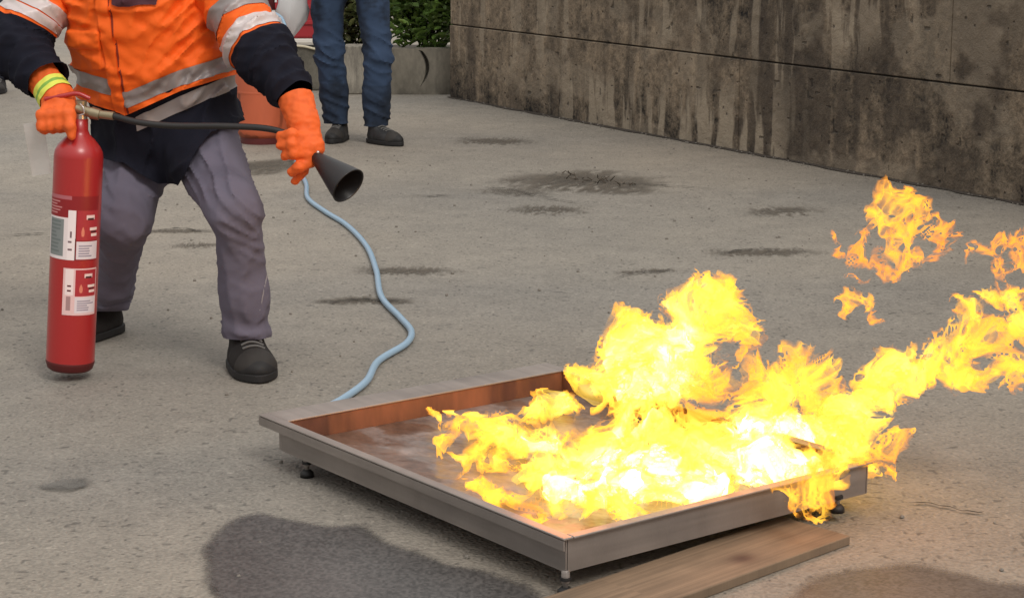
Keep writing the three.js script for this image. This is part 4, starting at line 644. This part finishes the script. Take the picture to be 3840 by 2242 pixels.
{
  // flame colour runs from deep orange to white-hot along u
  const ramp = new Float32Array(256 * 4), keys = [[0, 1.1, 0.24, 0.045], [0.25, 1.45, 0.46, 0.055], [0.5, 1.9, 0.95, 0.08], [0.75, 2.4, 1.65, 0.25], [1, 3.8, 3.4, 2.0]];
  for (let i = 0; i < 256; i++) { const u = i / 255; let k = 1; while (keys[k][0] < u) k++; const a = keys[k - 1], b = keys[k], q = (u - a[0]) / (b[0] - a[0]); for (let n = 0; n < 3; n++) ramp[i * 4 + n] = lerp(a[n + 1], b[n + 1], q); ramp[i * 4 + 3] = 1; }
  const rt = new THREE.DataTexture(ramp, 256, 1, THREE.RGBAFormat, THREE.FloatType); rt.magFilter = THREE.LinearFilter; rt.needsUpdate = true;
  const glow = new THREE.MeshPhysicalMaterial({ color: lin(0, 0, 0), emissive: lin(1, 1, 1), emissiveMap: rt, roughness: 1, specularIntensity: 0, vertexColors: true, transparent: true, side: THREE.DoubleSide });
  glow.name = 'flame_glow';
  // soft blobs summed on a coarse grid: how much flame there is, and how hot
  function grid(blobs, h) {
    const lo = [9, 9, 9], hi = [-9, -9, -9];
    for (const b of blobs) for (let n = 0; n < 3; n++) { lo[n] = min(lo[n], b[n] - b[3] * 1.4 - 0.06); hi[n] = max(hi[n], b[n] + b[3] * 1.4 + 0.06); }
    lo[1] = max(lo[1], 0.05); hi[0] = min(hi[0], 1.36);
    const N = [0, 1, 2].map((n) => Math.ceil((hi[n] - lo[n]) / h) + 1), env = new Float32Array(N[0] * N[1] * N[2]).fill(-1), heat = new Float32Array(env.length);
    for (const [x, y, z, r, t, sq = 1] of blobs) {
      const c = [x, y, z], R = r * 1.42, i0 = c.map((q, n) => max(0, floor((q - R - lo[n]) / h))), i1 = c.map((q, n) => min(N[n] - 1, Math.ceil((q + R - lo[n]) / h)));
      for (let k = i0[2]; k <= i1[2]; k++) for (let j = i0[1]; j <= i1[1]; j++) for (let i = i0[0]; i <= i1[0]; i++) {
        const q = i + N[0] * (j + N[1] * k), e = 1 - (pow(lo[0] + i * h - x, 2) + pow((lo[1] + j * h - y) * sq, 2) + pow(lo[2] + k * h - z, 2)) / (r * r);
        const a = env[q]; env[q] = a > e ? a + 0.18 * max(0, e) : e + 0.18 * max(0, a); heat[q] = max(heat[q], t * clamp((e + 1) * 0.6));
      }
    }
    return { lo, hi, N, env, heat, h };
  }
  function look(G, A, x, y, z, off) { // trilinear
    const N = G.N, X = (x - G.lo[0]) / G.h, Y = (y - G.lo[1]) / G.h, Z = (z - G.lo[2]) / G.h, i = floor(X), j = floor(Y), k = floor(Z);
    if (i < 0 || j < 0 || k < 0 || i > N[0] - 2 || j > N[1] - 2 || k > N[2] - 2) return off;
    const q = i + N[0] * (j + N[1] * k), u = X - i, v = Y - j, w = Z - k, a = N[0], b = N[0] * N[1];
    return lerp(lerp(lerp(A[q], A[q + 1], u), lerp(A[q + a], A[q + a + 1], u), v), lerp(lerp(A[q + b], A[q + b + 1], u), lerp(A[q + a + b], A[q + a + b + 1], u), v), w);
  }
  // turbulence: every point is carried along before the blobs are looked up, so that they tear and curl
  const W = [0, 0, 0];
  function carry(x, y, z, k) {
    const a = 0.055 * k, b = 0.026 * k, c = 0.011 * k, y1 = y * 6.5 / sqrt(k), x1 = x * 6.5 / sqrt(k), z1 = z * 6.5 / sqrt(k);
    let X = x + a * N3(x1, y1, z1), Y = y + a * N3(x1 + 31, y1, z1), Z = z + a * N3(x1, y1 + 17, z1);
    const s = 16 / sqrt(k); X += b * N3(X * s, Y * s, Z * s); Y += b * N3(X * s + 9, Y * s, Z * s); Z += b * N3(X * s, Y * s + 5, Z * s);
    const r = 40 / sqrt(k); X += c * N3(X * r, Y * r, Z * r); Y += c * N3(X * r + 4, Y * r, Z * r);
    W[0] = X; W[1] = Y; W[2] = Z;
  }
  function surface(lo, hi, h, dims, F, colour) {
    const g = nets(lo, hi, h, F, dims), p = g.attributes.position, uv = new Float32Array(p.count * 2), col = new Float32Array(p.count * 4);
    for (let i = 0; i < p.count; i++) { const [u, a] = colour(p.getX(i), p.getY(i), p.getZ(i)); uv[2 * i] = clamp(u, 0.01, 0.99); uv[2 * i + 1] = 0.5; col[4 * i] = col[4 * i + 1] = col[4 * i + 2] = 1; col[4 * i + 3] = clamp(a); }
    g.setAttribute('uv', new THREE.BufferAttribute(uv, 2)); g.setAttribute('color', new THREE.BufferAttribute(col, 4)); return g;
  }
  reseed(99);
  const blobs = fireBlobs.map(([x, y, z, r, t]) => [x, y === 0.125 ? 0.1 : y, z + (r > 0.045 ? rr(-0.05, 0.05) : 0), r, t, y === 0.125 ? (x < 0.15 ? 1.9 : 1.4) : 1]);
  const G = grid(blobs, 0.01), H = 0.0054, D = [0, 1, 2].map((n) => Math.ceil((G.hi[n] - G.lo[n]) / H) + 1), n = D[0] * D[1] * D[2];
  const E = new Float32Array(n).fill(-1), n1 = new Float32Array(n), n2 = new Float32Array(n);
  for (let k = 0, q = 0; k < D[2]; k++) for (let j = 0; j < D[1]; j++) for (let i = 0; i < D[0]; i++, q++) {
    const x = G.lo[0] + i * H, y = G.lo[1] + j * H, z = G.lo[2] + k * H;
    if (look(G, G.env, x, y, z, -1) < -0.985 && look(G, G.env, x + 0.05, y, z, -1) < -0.985 && look(G, G.env, x - 0.05, y, z, -1) < -0.985) continue;
    carry(x, y, z, 1); const e = look(G, G.env, W[0], W[1], W[2], -1); E[q] = e;
    if (e < -0.7) continue;
    n1[q] = N3(W[0] * 13.5, W[1] * 13.5, W[2] * 13.5) + 0.42 * N3(W[0] * 31, W[1] * 31, W[2] * 31);
    n2[q] = fbm(W[0] * 14 + 3, W[1] * 14, W[2] * 14, 3);
  }
  const made = (fn) => { const F = new Float32Array(n); for (let q = 0; q < n; q++) F[q] = E[q] < -0.7 ? 1 : fn(E[q], n1[q], n2[q]); return F; };
  const at = (x, y, z) => { carry(x, y, z, 1); return [look(G, G.env, W[0], W[1], W[2], -1), look(G, G.heat, W[0], W[1], W[2], 0), ridge(W[0] * 19, W[1] * 19, W[2] * 19, 3), N3(W[0] * 9, W[1] * 9, W[2] * 9), fbm(W[0] * 14 + 3, W[1] * 14, W[2] * 14, 3)]; };
  const root = thing('gas_fire', 'roaring yellow and white gas flames covering the steel tray, leaning over its far end', 'fire', panAt);
  // sheets: thin torn lamellae at the edges that close up inwards
  const fil = (s) => { const q = sstep(0.12, 0.72, s); return q * q; }; // bright strands where the sheet folds
  part(root, 'outer_flame', surface(G.lo, G.hi, H, D, made((e, a, b) => max(-(e + 0.24 + 0.75 * b), abs(a) * 1.6 - 0.075 - 0.1 * max(0, e + 0.1))), (x, y, z) => { const [e, h, s, b, c] = at(x, y, z); return [0.02 + 0.45 * h + 0.34 * s + 0.14 * e, (0.03 + 0.05 * h + 0.5 * fil(s)) * sstep(-0.02, 0.42, e + 0.24 + 0.75 * c)]; }), glow);
  part(root, 'inner_flame', surface(G.lo, G.hi, H, D, made((e, a, b) => max(-(e - 0.26 + 0.9 * b), abs(b + 0.3 * a) * 1.5 - 0.06 - 0.14 * max(0, e - 0.3))), (x, y, z) => { const [e, h, s, b, c] = at(x, y, z); return [0.06 + 0.6 * h + 0.3 * s + 0.2 * b, (0.03 + 0.1 * h * h + 0.42 * fil(s)) * sstep(-0.02, 0.35, e - 0.26 + 0.9 * c)]; }), glow);
  part(root, 'hot_core', surface(G.lo, G.hi, H, D, made((e, a, b) => -(e - 0.75 + 1.15 * b)), (x, y, z) => { const [e, h, s, b] = at(x, y, z); return [0.1 + 0.85 * h + 0.15 * s + 0.25 * b, 0.01 + 0.36 * h * h * h + 0.12 * fil(s)]; }), glow).userData.kind = 'stuff';
  // loose licks that have torn away and burn out in the air
  const names = ['large orange torn flame floating above the fire, in front of the wall', 'tiny pale orange flame wisp floating beside the large torn flame', 'small hook-shaped yellow flame wisp floating just above the fire', 'ragged orange flame wisp drifting over the rising right plume'];
  wispBlobs.forEach((bl, m) => {
    const small = m === 1 || m === 2, g = grid(bl.map(([x, y, z, r, t]) => [x, y, z + rr(-0.02, 0.02), r, t]), 0.006), h = small ? 0.0028 : 0.004, d = [0, 1, 2].map((q) => Math.ceil((g.hi[q] - g.lo[q]) / h) + 1), F = new Float32Array(d[0] * d[1] * d[2]).fill(1), f = small ? 22 : 15, kk = small ? 0.3 : 0.6;
    for (let k = 0, q = 0; k < d[2]; k++) for (let j = 0; j < d[1]; j++) for (let i = 0; i < d[0]; i++, q++) {
      carry(g.lo[0] + i * h + m, g.lo[1] + j * h, g.lo[2] + k * h, kk); const x = W[0] - m, y = W[1], z = W[2], e = look(g, g.env, x, y, z, -1); if (e < -0.7) continue;
      const ht = look(g, g.heat, x, y, z, 0), sn = abs(N3(x * f, y * f * 0.8, z * f + m) + 0.45 * N3(x * f * 2.2, y * f * 2, z * f * 2)) * 1.5 - 0.06 - 0.16 * ht * max(0, e + 0.2);
      F[q] = max(-(e + 0.2 + 0.7 * fbm(x * 14, y * 14, z * 14, 2)), sn);
    }
    const w = thing('flame_wisp', names[m], 'flame', bl[0].slice(0, 3));
    part(w, 'lick', surface(g.lo, g.hi, h, d, F, (X, Y, Z) => { carry(X + m, Y, Z, kk); const ht = look(g, g.heat, W[0] - m, W[1], W[2], 0), s = ridge(W[0] * 30, W[1] * 30, W[2] * 30, 2); const c = look(g, g.env, W[0] - m, W[1], W[2], -1) + 0.2 + 0.7 * fbm((W[0] - m) * 14, W[1] * 14, W[2] * 14, 2); return [0.02 + 0.5 * ht + 0.25 * s, (0.05 + 0.09 * ht + 0.5 * pow(sstep(0.05, 0.7, s), 2)) * sstep(-0.05, 0.5, c)]; }), glow);
  });
  // the light the fire gives off
  for (const [x, y, z, I, r] of [[0.12, 0.2, -4.5, 0.2, 5], [0.5, 0.3, -4.35, 0.12, 7], [0.62, 0.5, -4.7, 0.25, 7], [0.95, 0.45, -4.45, 0.12, 6], [0.15, 0.35, -4.8, 0.22, 6]]) {
    const l = new THREE.PointLight(new THREE.Color(1, 0.33, 0.1), I); l.name = 'fire_glow'; l.position.set(x, y, z); l.castShadow = true; l.shadow.radius = r; scene.add(l);
  }
}
renderer.render(scene, camera);
